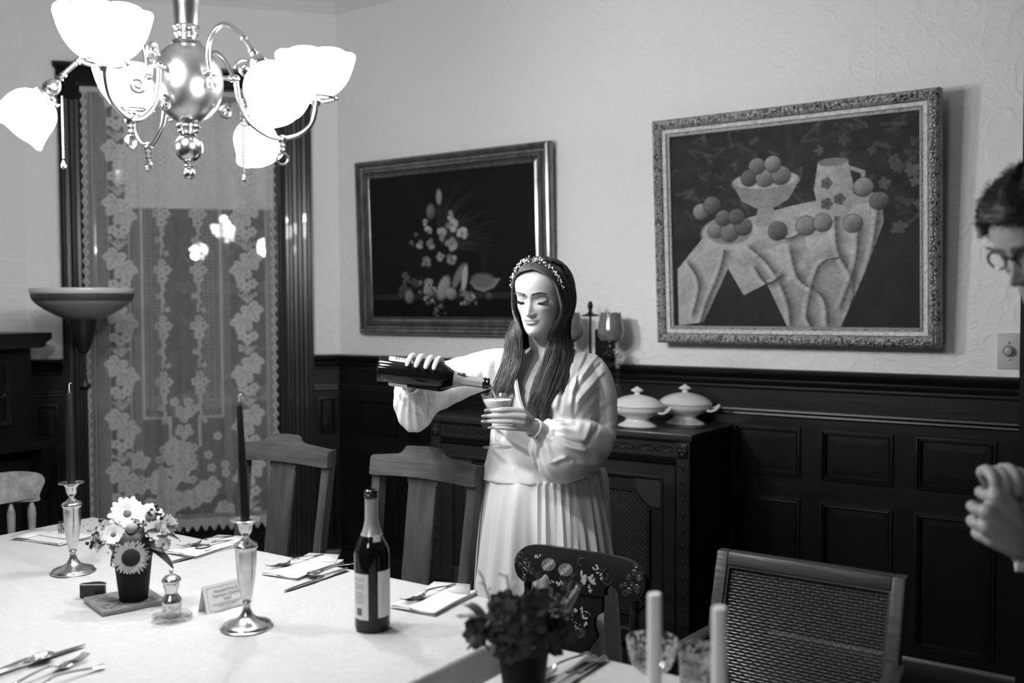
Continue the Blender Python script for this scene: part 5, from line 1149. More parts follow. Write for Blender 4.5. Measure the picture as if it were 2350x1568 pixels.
# ================================================================ PEOPLE
def sm(x,a,b):
    t=np.clip((np.asarray(x,float)-a)/(b-a),0,1); return t*t*(3-2*t)
def cubic(xs,ys,x):   # smooth interpolation through samples
    xs=np.array(xs,float); ys=np.array(ys,float); x=np.asarray(x,float); n=len(xs); m=np.gradient(ys,xs)
    i=np.clip(np.searchsorted(xs,x)-1,0,n-2); h=xs[i+1]-xs[i]; t=(x-xs[i])/h
    return (2*t**3-3*t**2+1)*ys[i]+(t**3-2*t**2+t)*h*m[i]+(-2*t**3+3*t**2)*ys[i+1]+(t**3-t**2)*h*m[i+1]
HZ=[-.121,-.116,-.106,-.092,-.076,-.055,-.03,0,.022,.045,.07,.09,.102,.108]
HF=[-.050,-.074,-.086,-.088,-.087,-.087,-.088,-.085,-.090,-.091,-.082,-.060,-.032,.0]
HB=[-.020,-.005,.012,.03,.05,.072,.086,.095,.098,.098,.090,.070,.042,.006]
HWF=[.018,.030,.042,.0515,.0580,.0635,.0680,.0705,.0725,.0735,.068,.053,.034,.004]
ZW=([-.121,-.100,-.070,-.05,0,.2],[-.1165,-.0945,-.0620,-.0445,0,.2])
def zwarp(z): return np.interp(z,*ZW)
def zunwarp(z): return np.interp(z,ZW[1],ZW[0])
def head_mesh(male=False, scale=1.0, lips=1.0):
    nt,nz=150,190; mb=MB(); zz=np.concatenate([np.linspace(-.121,-.04,66),np.linspace(-.0395,.03,76),np.linspace(.031,.108,48)])
    yf=cubic(HZ,HF,zz); yb=cubic(HZ,HB,zz); w=cubic(HZ,HWF,zz)*(1.06 if male else 1)
    if male: w=w+.006*np.exp(-((zz+.095)/.02)**2)
    t=np.linspace(0,2*PI,nt,endpoint=False); Tt,Z=np.meshgrid(t,zz); F=yf[:,None]; B=yb[:,None]; Wd=w[:,None]; ym=.010
    c=np.cos(Tt); s=np.sin(Tt); X=Wd*np.sign(s)*np.abs(s)**.92
    Y=np.where(c>0, ym-(ym-F)*np.abs(c)**.92, ym+(B-ym)*np.abs(c)**.92)
    fr=sm(c,.0,.35); ax=np.abs(X); g=lambda x,z,cx,cz,sx,sz: np.exp(-((x-cx)/sx)**2-((z-cz)/sz)**2)
    d=np.zeros_like(X)
    d+=.0115*g(ax,Z,.030,.001,.0155,.0115)            # sockets
    d+=.0035*g(ax,Z,.012,.004,.006,.012)
    d-=.0028*g(ax,Z,.030,.021,.020,.007)*(1.8 if male else 1)   # brow
    d-=.0045*g(ax,Z,.046,-.026,.018,.016)             # cheekbones
    d+=.0040*g(ax,Z,.050,-.066,.015,.022)*(1.3 if male else .8)
    pz=np.interp(Z,[-.060,-.055,-.051,-.047,-.041,-.034,-.022,-.008,.006,.02],[0,.003,.012,.0205,.0245,.0215,.0150,.0095,.0055,0]); sg=np.interp(Z,[-.055,-.04,-.02,.01],[.0095,.0092,.0068,.0075])
    d-=pz*(1.12 if male else 1)*np.exp(-(ax/sg)**2)   # nose
    d-=.0085*g(ax,Z,.0118,-.0445,.0058,.0062)
    d+=.0040*g(ax,Z,.0062,-.0535,.0038,.0026)
    d+=.0014*g(ax,Z,0,-.058,.0026,.004); d+=.002*g(ax,Z,.019,-.049,.004,.010)
    wu=1-sm(ax,.013,.026); wl=1-sm(ax,.010,.021)
    zc=-.0690+.0016*(ax/.024)**2*(-1)
    d-=lips*.0036*wu*np.exp(-((Z-(-.0643-.07*ax))/.0034)**2)
    d-=lips*.0052*wl*np.exp(-((Z-(-.0750+.10*ax))/.0046)**2)
    d+=.0036*(1-sm(ax,.020,.026))*np.exp(-((Z-zc)/.0013)**2)
    d-=.003*g(ax,Z,0,-.069,.022,.014); d+=.0035*g(ax,Z,0,-.084,.014,.0045); d-=.0065*g(ax,Z,0,-.099,.015,.012); d+=.0018*g(ax,Z,.0255,-.069,.003,.004)
    Y=Y+d*fr
    for sx in (-1,1):                                 # closed / lowered lids over the eyeballs
        ex,ey,ez,er=sx*.0305,-.0645,-.0015,.0140
        q=er*er-(X-ex)**2*.62-(Z-ez)**2*1.10; yy=np.where(q>0, ey-np.sqrt(np.maximum(q,0)), 1.0); Y=np.where((fr>0)&(yy<Y),yy,Y)
    Z=zwarp(Z)
    vs=np.stack([X,Y,Z],-1).reshape(-1,3)*scale; n=nt
    top=len(vs); fs=[]
    for j in range(len(zz)-1):
        for k in range(n): fs.append((j*n+k,j*n+(k+1)%n,(j+1)*n+(k+1)%n,(j+1)*n+k))
    fs.append(tuple(range(n))[::-1]); fs.append(tuple((len(zz)-1)*n+k for k in range(n)))
    mb.v=[tuple(p) for p in vs]; mb.f=fs
    for sx in (-1,1):                                 # ears
        e=MB(); e.tube([( .0715*sx*scale+sx*.005*math.sin(q)*scale,(.016+.013*math.cos(q)+.004*math.sin(q))*scale,(-.018+.028*math.sin(q))*scale) for q in np.linspace(-1.4,4.2,18)],.0048*scale,8); e.sphere((.070*sx*scale,.014*scale,-.020*scale),.016*scale,12,8,sc=(.35,.8,1.4)); mb.add(e.v,e.f)
    return mb
def cap(mb,pts,rad,n=14,sub=4):
    P=crom(pts,sub); m=len(pts); R=list(rad) if isinstance(rad,(list,tuple)) else [rad]*m
    rr=[float(np.interp(i/(len(P)-1)*(m-1),range(m),R)) for i in range(len(P))]
    d0=(P[0]-P[1]).normalized(); d1=(P[-1]-P[-2]).normalized()
    pre=[P[0]+d0*rr[0]*q for q in (.98,.85,.55)]; post=[P[-1]+d1*rr[-1]*q for q in (.55,.85,.98)]
    k=[.2,.53,.84]
    mb.tube(pre+P+post,[rr[0]*q for q in k]+rr+[rr[-1]*q for q in k[::-1]],n)
def loft(mb,secs,n=40,close=True,warp=None):
    # secs: (z, cx, cy, hx, hyf, hyb)
    z=[s[0] for s in secs]; zz=np.linspace(z[0],z[-1],max(int(abs(z[-1]-z[0])/.012),6)); A=[cubic(z,[s[k] for s in secs],zz) if z[0]<z[-1] else None for k in range(1,6)]
    vs=[];fs=[]
    for j,h in enumerate(zz):
        for k in range(n):
            t=2*PI*k/n; c,s=math.cos(t),math.sin(t); x=A[0][j]+A[2][j]*s; y=A[1][j]-(A[3][j] if c>0 else A[4][j])*c
            p=(x,y,h); vs.append(warp(p,t) if warp else p)
    for j in range(len(zz)-1):
        for k in range(n): fs.append((j*n+k,j*n+(k+1)%n,(j+1)*n+(k+1)%n,(j+1)*n+k))
    if close: fs.append(tuple(range(n))[::-1]); fs.append(tuple((len(zz)-1)*n+k for k in range(n)))
    mb.add(vs,fs)
def remesh(mb,name,parent,mt,vox,smooth=3,deci=0):
    o=mb.build(name+'_src',None,None,False); r=o.modifiers.new('r','REMESH'); r.mode='VOXEL'; r.voxel_size=vox; r.use_smooth_shade=True
    if smooth: s=o.modifiers.new('s','SMOOTH'); s.factor=.5; s.iterations=smooth
    if deci: dc=o.modifiers.new('d','DECIMATE'); dc.ratio=deci
    dg=bpy.context.evaluated_depsgraph_get(); me=bpy.data.meshes.new_from_object(o.evaluated_get(dg)); src=o.data; bpy.data.objects.remove(o); bpy.data.meshes.remove(src)
    me.name=name; o=bpy.data.objects.new(name,me); COL.objects.link(o); o.parent=parent; me.materials.clear(); me.materials.append(mt)
    me.polygons.foreach_set('use_smooth',np.ones(len(me.polygons),bool)); return o
def coords(me):
    a=np.empty(len(me.vertices)*3,np.float32); me.vertices.foreach_get('co',a); return a.reshape(-1,3)
def settone(me,t):
    at=me.color_attributes.new('tone','FLOAT_COLOR','POINT'); t=t.astype(np.float32); at.data.foreach_set('color',np.stack([t,t,t,np.ones_like(t)],1).ravel())
def skinmat(name):
    m=attrmat(name,rough=.46,spec=.4,bump=.05,bscale=400); b=m.node_tree.nodes['Principled BSDF']; b.inputs['Subsurface Weight'].default_value=.12; b.inputs['Subsurface Radius'].default_value=(.006,.006,.006); return m
def head_tones(co,Mh,base,t,makeup=True):
    Mi=np.array(Mh.inverted()); h=co@Mi[:3,:3].T+Mi[:3,3]; x,y,z=np.abs(h[:,0]),h[:,1],zunwarp(h[:,2]); fr=(y<-.05)&(np.abs(z)<.13)&(x<.075)
    wu=(.024-x)/.024; lip=fr&(x<.0245)&(z<-.0605-.24*np.maximum(x-.004,0)+.0010*np.exp(-((x-.005)/.003)**2))&(z>-.0812+.42*np.maximum(x-.006,0))
    t=np.where(lip,base*(.55 if makeup else .75),t)
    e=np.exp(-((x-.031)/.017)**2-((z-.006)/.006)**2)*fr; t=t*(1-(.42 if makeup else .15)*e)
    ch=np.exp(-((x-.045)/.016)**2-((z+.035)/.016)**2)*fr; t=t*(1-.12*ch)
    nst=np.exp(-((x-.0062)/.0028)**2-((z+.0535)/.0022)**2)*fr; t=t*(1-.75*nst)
    return t
def strands(paths,r,name,parent,mt,tones,sides=3):
    # paths (N,K,3) -> one mesh of thin tapering strands, with a tone per strand
    N,K,_=paths.shape; T_=np.gradient(paths,axis=1); T_/= (np.linalg.norm(T_,axis=2,keepdims=True)+1e-9)
    up=np.broadcast_to(np.array([0.,1.,.3]),T_.shape); a=np.cross(T_,up); a/=(np.linalg.norm(a,axis=2,keepdims=True)+1e-9); b=np.cross(T_,a)
    rr=r*np.interp(np.linspace(0,1,K),[0,.1,.8,1],[.6,1,1,.25])[None,:,None]; V=[]
    for k in range(sides):
        an=2*PI*k/sides; V.append(paths+(a*math.cos(an)+b*math.sin(an))*rr)
    V=np.stack(V,2).reshape(-1,3).astype(np.float32); i=np.arange(N)[:,None,None]; j=np.arange(K-1)[None,:,None]; k=np.arange(sides)[None,None,:]; k2=(k+1)%sides; base=(i*K+j)*sides
    q=np.stack([base+k,base+k2,base+sides+k2,base+sides+k],-1).reshape(-1,4).astype(np.int32)
    me=bpy.data.meshes.new(name); me.vertices.add(len(V)); me.vertices.foreach_set('co',V.ravel()); me.loops.add(q.size); me.loops.foreach_set('vertex_index',q.ravel()); me.polygons.add(len(q)); me.polygons.foreach_set('loop_start',np.arange(0,q.size,4,dtype=np.int32)); me.polygons.foreach_set('use_smooth',np.ones(len(q),bool)); me.update()
    settone(me,np.repeat(tones,K*sides)); me.materials.append(mt); o=bpy.data.objects.new(name,me); COL.objects.link(o); o.parent=parent; o['kind']='stuff'; return o
def tubeloft(path,rads,n,fn,m=70):
    # path points, radii; fn(s,theta,P)->(dr, dz) extra displacement ; returns MB with open ends
    P=crom(path,max(1,m//(len(path)-1))); M_=len(P); mb=MB(); vs=[];fs=[]; up=None
    for i in range(M_):
        s=i/(M_-1); t=(P[min(i+1,M_-1)]-P[max(i-1,0)]).normalized(); r=float(cubic(range(len(rads)),rads,s*(len(rads)-1)))
        u=Vector((0,0,1))-t*t.z
        if u.length<.25: u=(up-t*up.dot(t)) if up is not None else t.orthogonal()
        u.normalize()
        if up is not None and u.dot(up)<0 and False: u=-u
        if up is not None: u=(u*.35+(up-t*up.dot(t)).normalized()*.65).normalized()
        up=u; sd=t.cross(u)
        for k in range(n):
            a=2*PI*k/n; dr,dz=fn(s,a,P[i]); q=P[i]+(u*math.cos(a)+sd*math.sin(a))*(r*(1+dr)); vs.append((q.x,q.y,q.z-dz*max(0,-(u*math.cos(a)+sd*math.sin(a)).z)))
    for i in range(M_-1):
        for k in range(n): fs.append((i*n+k,i*n+(k+1)%n,(i+1)*n+(k+1)%n,(i+1)*n+k))
    return mb.add(vs,fs)
M_satin=mat('ivory satin',.80,.38,spec=.55,sheen=.2); M_hairD=attrmat('hair strands',rough=.42,spec=.7)
def satin_sheer():
    m=mat('sheer satin sleeve',.78,.4,spec=.5,sheen=.2); nt=m.node_tree; N=nt.nodes.new; L=nt.links.new; out=nt.nodes['Material Output']; b=nt.nodes['Principled BSDF']
    tr=N('ShaderNodeBsdfTransparent'); mx=N('ShaderNodeMixShader'); mx.inputs[0].default_value=.86; L(tr.outputs[0],mx.inputs[1]); L(b.outputs[0],mx.inputs[2]); L(mx.outputs[0],out.inputs[0]); return m
def woman():
    o=thing('person','woman with long dark hair and beaded headband in pale satin wrap dress, pouring wine','person',(-1.662,2.559,0),YAW)
    Mh=T(.002,-.072,1.523)@RZ(-.43)@RX(.20)@RY(.02)
    b=MB(); hm_=head_mesh(); b.add(hm_.v,hm_.f,Mh)
    loft(b,[(.80,0,.02,.160,.105,.115),(.90,0,.01,.165,.11,.12),(1.0,0,.0,.128,.092,.095),(1.08,.01,-.002,.124,.092,.092),(1.16,.015,-.004,.138,.105,.095),(1.21,.018,-.004,.142,.106,.095),(1.27,.02,0,.145,.092,.090),(1.315,.022,.008,.128,.072,.075),(1.340,.022,.012,.095,.056,.062),(1.362,.020,.012,.058,.045,.052)],48)
    for sx in (-1,1): b.sphere((.018+sx*.062,-.078,1.185),.052,20,14)
    cap(b,[(.020,.012,1.30),(.018,.004,1.36),(.012,-.030,1.41),(.006,-.055,1.46)],[.060,.051,.050,.052],24)
    cap(b,[(.02,-.035,1.375),(.015,-.06,1.325)],[.03,.02],16)
    for sx,l in ((-1,[(-.02,0,.85),(-.09,0,.80),(-.105,-.01,.46),(-.11,.0,.25),(-.11,.01,.08)]),(1,[(.02,0,.85),(.09,0,.80),(.10,0,.46),(.105,.01,.25),(.105,.02,.08)])):
        cap(b,l,[.08,.088,.055,.052,.038],20); cap(b,[(l[-1][0],.03,.04),(l[-1][0],-.07,.035),(l[-1][0],-.14,.028)],[.036,.034,.022],14)
    # her right arm (left in view) and hand over the bottle
    cap(b,[(-.085,.012,1.298),(-.135,.016,1.296),(-.24,.034,1.265),(-.33,.050,1.232)],[.040,.040,.036,.033],18)
    cap(b,[(-.33,.055,1.232),(-.352,-.05,1.245),(-.372,-.185,1.262)],[.033,.032,.021],18)
    AX=lambda x:1.315-(x+.463)*.135
    for x0,mx,rr in ((-.374,.006,.0068),(-.349,.003,.0078),(-.322,-.002,.0080),(-.299,-.006,.0078)):
        a=AX(x0); zt=a+.0405
        cap(b,[(-.372,-.190,1.268),(x0*.6+-.372*.4,-.205,a-.015),(x0+.014,-.222,a+.008)],[.016,.013,.0105],12)
        cap(b,[(x0+.014,-.222,a+.008),(x0+.012,-.238,a+.036),(x0+.009,-.262,zt+.009),(x0+.004,-.290,zt+.0085),(x0-.001,-.309,zt-.003),(x0-.004,-.320,zt-.013)],[.0105,rr+.0012,rr+.001,rr+.0004,rr,rr*.88],14)
    cap(b,[(-.378,-.192,1.262),(-.385,-.215,1.258),(-.392,-.243,1.262),(-.385,-.262,1.268)],[.016,.0115,.0098,.0085],14)
    # her left arm and hand round the glass
    cap(b,[(.115,.012,1.295),(.150,.015,1.280),(.178,.012,1.19),(.172,-.02,1.085)],[.040,.040,.034,.032],18)
    cap(b,[(.178,-.02,1.082),(.085,-.13,1.108),(-.012,-.243,1.134)],[.033,.032,.0215],18)
    cap(b,[(-.008,-.240,1.133),(-.035,-.262,1.150),(-.052,-.275,1.165)],[.0225,.0235,.020],18)
    KN=[((-.058,-.290,1.196),.0105),((-.054,-.2965,1.180),.0108),((-.057,-.2955,1.164),.0105),((-.066,-.288,1.148),.0095)]
    TP=[[(-.092,-.306,1.202),(-.120,-.313,1.203),(-.148,-.300,1.2005)],[(-.092,-.309,1.186),(-.125,-.307,1.1865),(-.156,-.296,1.184)],[(-.092,-.307,1.1695),(-.124,-.302,1.1700),(-.157,-.292,1.1685)],[(-.094,-.299,1.150),(-.118,-.298,1.1515),(-.139,-.291,1.1505)]]
    for (k,r),tp,rf in zip(KN,TP,(.0080,.0080,.0076,.0070)):
        cap(b,[(-.020,-.250,1.138),(-.038+.2*(k[0]+.058),-.272,(1.145+k[2])/2),k],[.0165,.0135,r],14); cap(b,[k]+tp,[r,rf+.0006,rf,rf*.72],14,5)
    cap(b,[(-.025,-.246,1.150),(-.058,-.244,1.178),(-.088,-.250,1.192),(-.112,-.254,1.196)],[.0165,.0125,.0102,.0085],14)
    body=remesh(b,'body',o,skinmat('fair skin'),.0021,3,.48)
    co=coords(body.data); t=np.full(len(co),.54); t=head_tones(co,Mh,.54,t)
    for tp in TP:     # painted nails
        e=np.array(tp[-1]); d=np.linalg.norm(co-(e+[-.004,-.003,0]),axis=1); t=np.where((d<.0075)&(co[:,1]<e[1]-.001),.42,t)
    settone(body.data,t)
    M_nail=mat('nail polish',.45,.15,coat=.6)
    for i,(tp,rf) in enumerate(zip(TP,(.0080,.0080,.0076,.0070))):
        e=Vector(tp[-1]); m=MB(); m.sphere((0,0,0),1,14,8,T(e.x-.007,e.y-rf*.45,e.z)@RZ(.30)@Matrix.Diagonal((.0115,.0028,rf*.60,1))); m.build('fingernail',M_nail,o)
    for x0 in (-.374,-.349,-.322,-.299):
        a=AX(x0)+.0405; m=MB(); m.sphere((0,0,0),1,12,8,T(x0-.0035,-.3275,a-.010)@RX(-.45)@Matrix.Diagonal((.0052,.0020,.0078,1))); m.build('fingernail',M_nail,o)
    # ring
    k=Vector((-.084,-.3062,1.1680)); m=MB(); m.tube([k+Vector((0,math.cos(q)*.0086,math.sin(q)*.0086)) for q in np.linspace(0,2*PI,20)],.0009,6)
    m.build('ring_band',M_silver,o); m=MB(); m.lathe([(0,-.003),(.0032,.0005),(.0024,.002),(0,.002)],8,T(k.x,k.y-.0105,k.z)@RX(PI/2)); m.build('ring_stone',mat('cut stone',.9,.02,trans=.6,coat=1),o)
    # brows and lashes
    rg=random.Random(9); P_=[];tn=[]
    for sx in (-1,1):
        for q in range(420):
            u=rg.random(); x=.010+.041*u; z=.0175+.0068*math.sin(min(u*1.25,1)*PI*.62)-.004*max(0,u-.72)/.28+rg.uniform(-.0034,.0034)*(1-.70*u)
            ym=-(.0955 if False else 0); y=-.0935+.9*x*x*9*.55-.0015; L_=.0055*(1-.2*u); dx=L_*(.35+.6*u); dz=L_*(.75-1.0*u)*.6
            P_.append([tuple(Mh@Vector((sx*(x+dx*s_),y-.0004+.0012*(dx*s_/.005),z+dz*s_))) for s_ in (0,.35,.7,1)]); tn.append(.02)
    strands(np.array(P_),.00038,'eyebrows',o,M_hairD,np.array(tn))
    P_=[]
    for sx in (-1,1):
        ex,ey,ez,er=sx*.0305,-.0645,-.0015,.0143
        def lid(u,dz=0):   # along the lowered upper lid, u -1..1
            x=ex+u*.0162; z=ez-.0058+.0036*u*u+.0012*sx*u+dz; q=max(er*er-(x-ex)**2*.62-(z-ez)**2*1.10,0.0); return Vector((x,min(ey-math.sqrt(q),-.0730+.20*max(0,sx*u)*.0162),z))
        m=MB(); m.tube([Mh@lid(u) for u in np.linspace(-1,1,17)],[.0008+.0010*(1-u*u) for u in np.linspace(-1,1,17)],6); m.build('lash_line',M_blacksoft,o)
        m=MB(); m.tube([Mh@lid(u,.0105-.004*u*u) for u in np.linspace(-.95,.95,15)],.00035,5); m.build('lid_crease_shade',mat('painted crease shade',.22,.6),o)  # thin dark line standing in for the shade in the eyelid fold
        for q in range(80):
            u=-1+2*q/79; a=lid(u); dn=Vector((u*.0040+sx*.0015,-.0066,-.0052)); P_.append([tuple(Mh@(a+dn*s_+Vector((0,0,.0016*s_*s_)))) for s_ in (0,.35,.7,1)])
    strands(np.array(P_),.00026,'eyelashes',o,M_hairD,np.full(len(P_),.008))
    # ---- hair
    hp=MB(); nt=72; rows=[]
    zz=np.linspace(-.075,.108,46); yf=cubic(HZ,HF,zz); yb=cubic(HZ,HB,zz); ww=cubic(HZ,HWF,zz); vs=[];keep=[]
    for j,z in enumerate(zz):
        for k in range(nt):
            tt=2*PI*k/nt; c,s=math.cos(tt),math.sin(tt); g_=1.055; x=(ww[j]*s)*g_+.003*s; y=(.01-(.01-yf[j])*c*1.03) if c>0 else (.01-(yb[j]-.01)*c*1.09); vs.append((x,y,z*1.03+.005))
            keep.append(not (y<.012 and z<.100-.5*max(y+.03,0)) )
    for j in range(len(zz)-1):
        for k in range(nt):
            q=(j*nt+k,j*nt+(k+1)%nt,(j+1)*nt+(k+1)%nt,(j+1)*nt+k)
            if all(keep[i] for i in q): hp.f.append(q)
    hp.f.append(tuple((len(zz)-1)*nt+k for k in range(nt))); hp.v=[tuple(Mh@Vector(p)) for p in vs]
    hcap=hp.build('hair_cap',mat('dark hair',.014,.5),o); sd=hcap.modifiers.new('t','SOLIDIFY'); sd.thickness=.003
    H=lambda x,y,z: Mh@Vector((x,y,z))
    px=.010
    LV={-1:[((px,-.082,.093),(px,.060,.104)),((-.030,-.083,.083),(-.035,.070,.088)),((-.061,-.058,.048),(-.070,.070,.045)),((-.074,-.044,.004),(-.082,.060,.0)),((-.077,-.040,-.045),(-.084,.050,-.050))],
         1:[((px,-.082,.093),(px,.060,.104)),((.044,-.080,.080),(.046,.070,.083)),((.066,-.058,.048),(.073,.070,.045)),((.075,-.048,.004),(.084,.060,.0)),((.077,-.046,-.045),(.085,.050,-.050))]}
    DN={-1:[((-.062,-.118,1.415),(-.098,-.035,1.415)),((-.058,-.110,1.335),(-.112,-.050,1.335)),((-.082,-.128,1.265),(-.138,-.090,1.262)),((-.100,-.144,1.205),(-.158,-.116,1.200))],
         1:[((.030,-.098,1.410),(.088,-.015,1.415)),((.012,-.108,1.335),(.098,-.035,1.335)),((-.022,-.146,1.255),(.068,-.118,1.255)),((-.045,-.174,1.168),(.020,-.160,1.160))]}
    rgn=np.random.RandomState(3); K=20
    def interp(P,K):
        P=[Vector(p) for p in P]; c=crom(P,8); c=np.array([tuple(v) for v in c]); s=np.linspace(0,len(c)-1,K); i=np.clip(s.astype(int),0,len(c)-2); f=(s-i)[:,None]; return c[i]*(1-f)+c[i+1]*f
    allp=[];tone=[]
    for sd_ in (-1,1):
        ncl=64; cq=rgn.rand(ncl); ct=rgn.uniform(.5,1.6,ncl); clen=rgn.uniform(-.030,.028,ncl); cw=rgn.uniform(-1,1,(ncl,3))
        for i in range(2300):
            c=rgn.randint(ncl); q=np.clip(cq[c]+rgn.normal()*.05,0,1); lay=abs(rgn.normal())*.0022
            pts=[]
            for li,(a,b_) in enumerate(LV[sd_]):
                p=Vector(a)*(1-q)+Vector(b_)*q
                if li==0: p.z=.1115-.9*((p.y+.005)/.09)**2*.030+.002; p.x+=rgn.normal()*.0015
                else: p=p+Vector((sd_*.004*math.sin(PI*q),0,.006*math.sin(PI*q) if li==1 else 0))
                p+=Vector((sd_*lay,0,lay*.5)); pts.append(Mh@p)
            for li,(a,b_) in enumerate(DN[sd_]):
                cl=.25+.18*li; qq=q*(1-cl)+cq[c]*cl; p=Vector(a)*(1-qq)+Vector(b_)*qq; fl=math.sin(PI*min(max(qq,0),1))
                p+=Vector((0,-.012*fl,0))+Vector(cw[c])*.0035*li*.6+Vector(rgn.normal(size=3))*.0022
                if li==3: p.z+=clen[c]+rgn.uniform(-.012,.012)
                pts.append(p)
            if sd_<0 and cq[c]>.80: pts.append(Vector((-.168,-.135,1.135))+Vector(rgn.normal(size=3))*.006)
            path=interp([tuple(p) for p in pts],K); wv=np.sin(np.linspace(0,8+c%4,K)+c)[:,None]*np.array([[.0022,.0015,0]])*np.linspace(0,1,K)[:,None]
            allp.append(path+wv); tone.append(.060*ct[c]*rgn.uniform(.35,2.0)+ (.10 if rgn.rand()<.08 else 0))
        # back of the head
        for i in range(1100):
            q=rgn.rand(); a=PI*.5*q; x=sd_*math.cos(a)*.080; y=.02+math.sin(a)*.085
            P0=[Mh@Vector((px+rgn.normal()*.003,.0+.08*q,.1165-.9*((.0+.08*q+.005)/.09)**2*.030)),Mh@Vector((x*.66,y*.80,.094)),Mh@Vector((x*1.06,y+.004,.035)),Mh@Vector((x*1.05,y+.004,-.05)),Vector((.01+x*1.05,y-.04,1.38)),Vector((.01+x*1.2,y*.5+.045,1.28)),Vector((.01+x*1.15,y*.5+.055,1.17))]
            allp.append(interp([tuple(p) for p in P0],K)); tone.append(.030*rgn.uniform(.4,2))
    strands(np.array(allp),.00074,'hair',o,M_hairD,np.array(tone))
    hair_under=MB()
    for sd_ in (-1,1):
        secs=[(Mh@Vector(a),Mh@Vector(b_)) for a,b_ in LV[sd_][2:]]+[(Vector(a),Vector(b_)) for a,b_ in DN[sd_]]
        n=16; vs=[];fs=[]
        for q,(a,b_) in enumerate(secs):
            c=(a+b_)/2; d=(b_-a)/2; nr=d.cross(Vector((0,0,1))).normalized(); f=.95 if q<len(secs)-1 else .75
            for k in range(n):
                an=2*PI*k/n; vs.append(c+d*f*math.cos(an)+nr*(.007*math.sin(an)))
        for q in range(len(secs)-1):
            for k in range(n): fs.append((q*n+k,q*n+(k+1)%n,(q+1)*n+(k+1)%n,(q+1)*n+k))
        fs.append(tuple(range(n))[::-1]); fs.append(tuple((len(secs)-1)*n+k for k in range(n))); hair_under.add(vs,fs)
    hair_under.build('hair_lengths',mat('dark hair',.014,.5),o)
    # headband of beads
    hb=MB(); rg=random.Random(12); arc=[H(.001+math.sin(q)*.0845,-.050-.010*math.cos(q)+.02*abs(math.sin(q)),.006+math.cos(q)*.1115) for q in np.linspace(-1.35,1.45,60)]
    hb.tube(arc,.0007,5); hbo=hb.build('headband',M_silver,o); mb_=MB(); ml=MB()
    for i in range(170):
        j=rg.randrange(len(arc)-1); p=arc[j]+Vector((rg.gauss(0,.0028),rg.gauss(0,.0035)-.002,rg.gauss(0,.0028)+.002)); mb_.sphere(p,rg.choice((.0012,.0016,.0022,.0026)),8,6)
    for i in range(26):
        j=rg.randrange(len(arc)-1); a=arc[j]; leaf(ml,a,a+Vector((rg.uniform(-.008,.008),-.004,rg.uniform(.002,.010))),.0022)
    mb_.build('pearl_beads',mat('pearl',.80,.2,coat=.5),hbo); ml.build('metal_leaves',M_silver,hbo)
    # ---- dress
    def bod(p,t):
        x,y,z=p; f=.004*math.sin(7*t+z*18)+.003*math.sin(13*t-z*31+1); r=1+f/.12; wv=.006*math.sin((x*.9+z)*62)*sm(.16-abs(x-.06),0,.08)*(1 if y<0 else 0)*float(sm(z,1.0,1.05))*(1-float(sm(z,1.26,1.30)))
        return (.01+(x-.01)*r,y*r-float(wv)*.6,z)
    tp_=MB();  loft(tp_,[(.955,-.010,.0,.176,.128,.125),(1.0,-.012,.0,.162,.122,.115),(1.05,-.004,-.004,.158,.124,.112),(1.11,.006,-.008,.158,.136,.112),(1.17,.014,-.012,.162,.150,.110),(1.21,.018,-.012,.163,.146,.110),(1.26,.020,-.004,.166,.118,.104),(1.30,.022,.004,.160,.094,.092),(1.325,.022,.010,.142,.078,.080),(1.345,.022,.012,.112,.066,.070),(1.362,.021,.012,.078,.056,.062)],96,True)
    def foldR(s,a,P):
        g=float(sm(s,.70,.95)); return (.03*math.sin(4*a+7*s)+.13*g*math.sin(13*a+2*s)+.06*math.exp(-((s-.56)/.06)**2)*math.sin(3*a+1), .062*float(math.exp(-((s-.80)/.11)**2))+.012*float(math.exp(-((s-.45)/.15)**2)))
    def foldL(s,a,P):
        g=float(sm(s,.76,.95)); return (.025*math.sin(4*a+6*s)+.13*g*math.sin(14*a+3*s)-.10*math.exp(-((s-.50)/.03)**2), .030*float(math.exp(-((s-.78)/.14)**2)))
    for pth,rd,ff in (([(-.060,.012,1.305),(-.135,.014,1.300),(-.215,.03,1.278),(-.300,.045,1.250),(-.345,.02,1.236),(-.362,-.055,1.232),(-.375,-.125,1.235),(-.378,-.165,1.248),(-.378,-.184,1.260)],[.045,.058,.060,.066,.072,.074,.068,.045,.026],foldR),
                   ([(.10,.012,1.300),(.150,.014,1.286),(.178,.015,1.23),(.188,.010,1.155),(.178,-.012,1.092),(.145,-.075,1.072),(.098,-.135,1.072),(.045,-.190,1.085),(.010,-.222,1.113),(-.006,-.238,1.128)],[.045,.056,.056,.052,.056,.072,.084,.082,.058,.028],foldL)):
        t_=tubeloft(pth,rd,80,ff,120); n_=80; M_=len(t_.v)//n_; t_.f+=[tuple(range(n_))[::-1],tuple((M_-1)*n_+k for k in range(n_))]; tp_.add(t_.v,t_.f)
    dt=remesh(tp_,'dress_top',o,M_satin,.0034,18); me=dt.data; co=coords(me); nm=np.empty(len(me.vertices)*3,np.float32); me.vertices.foreach_get('normal',nm); nm=nm.reshape(-1,3)
    def LX(px,py,d=2.93): return ((px-1175)*d-65*3.05)/2263, 1.5-(py-695)*d/2263
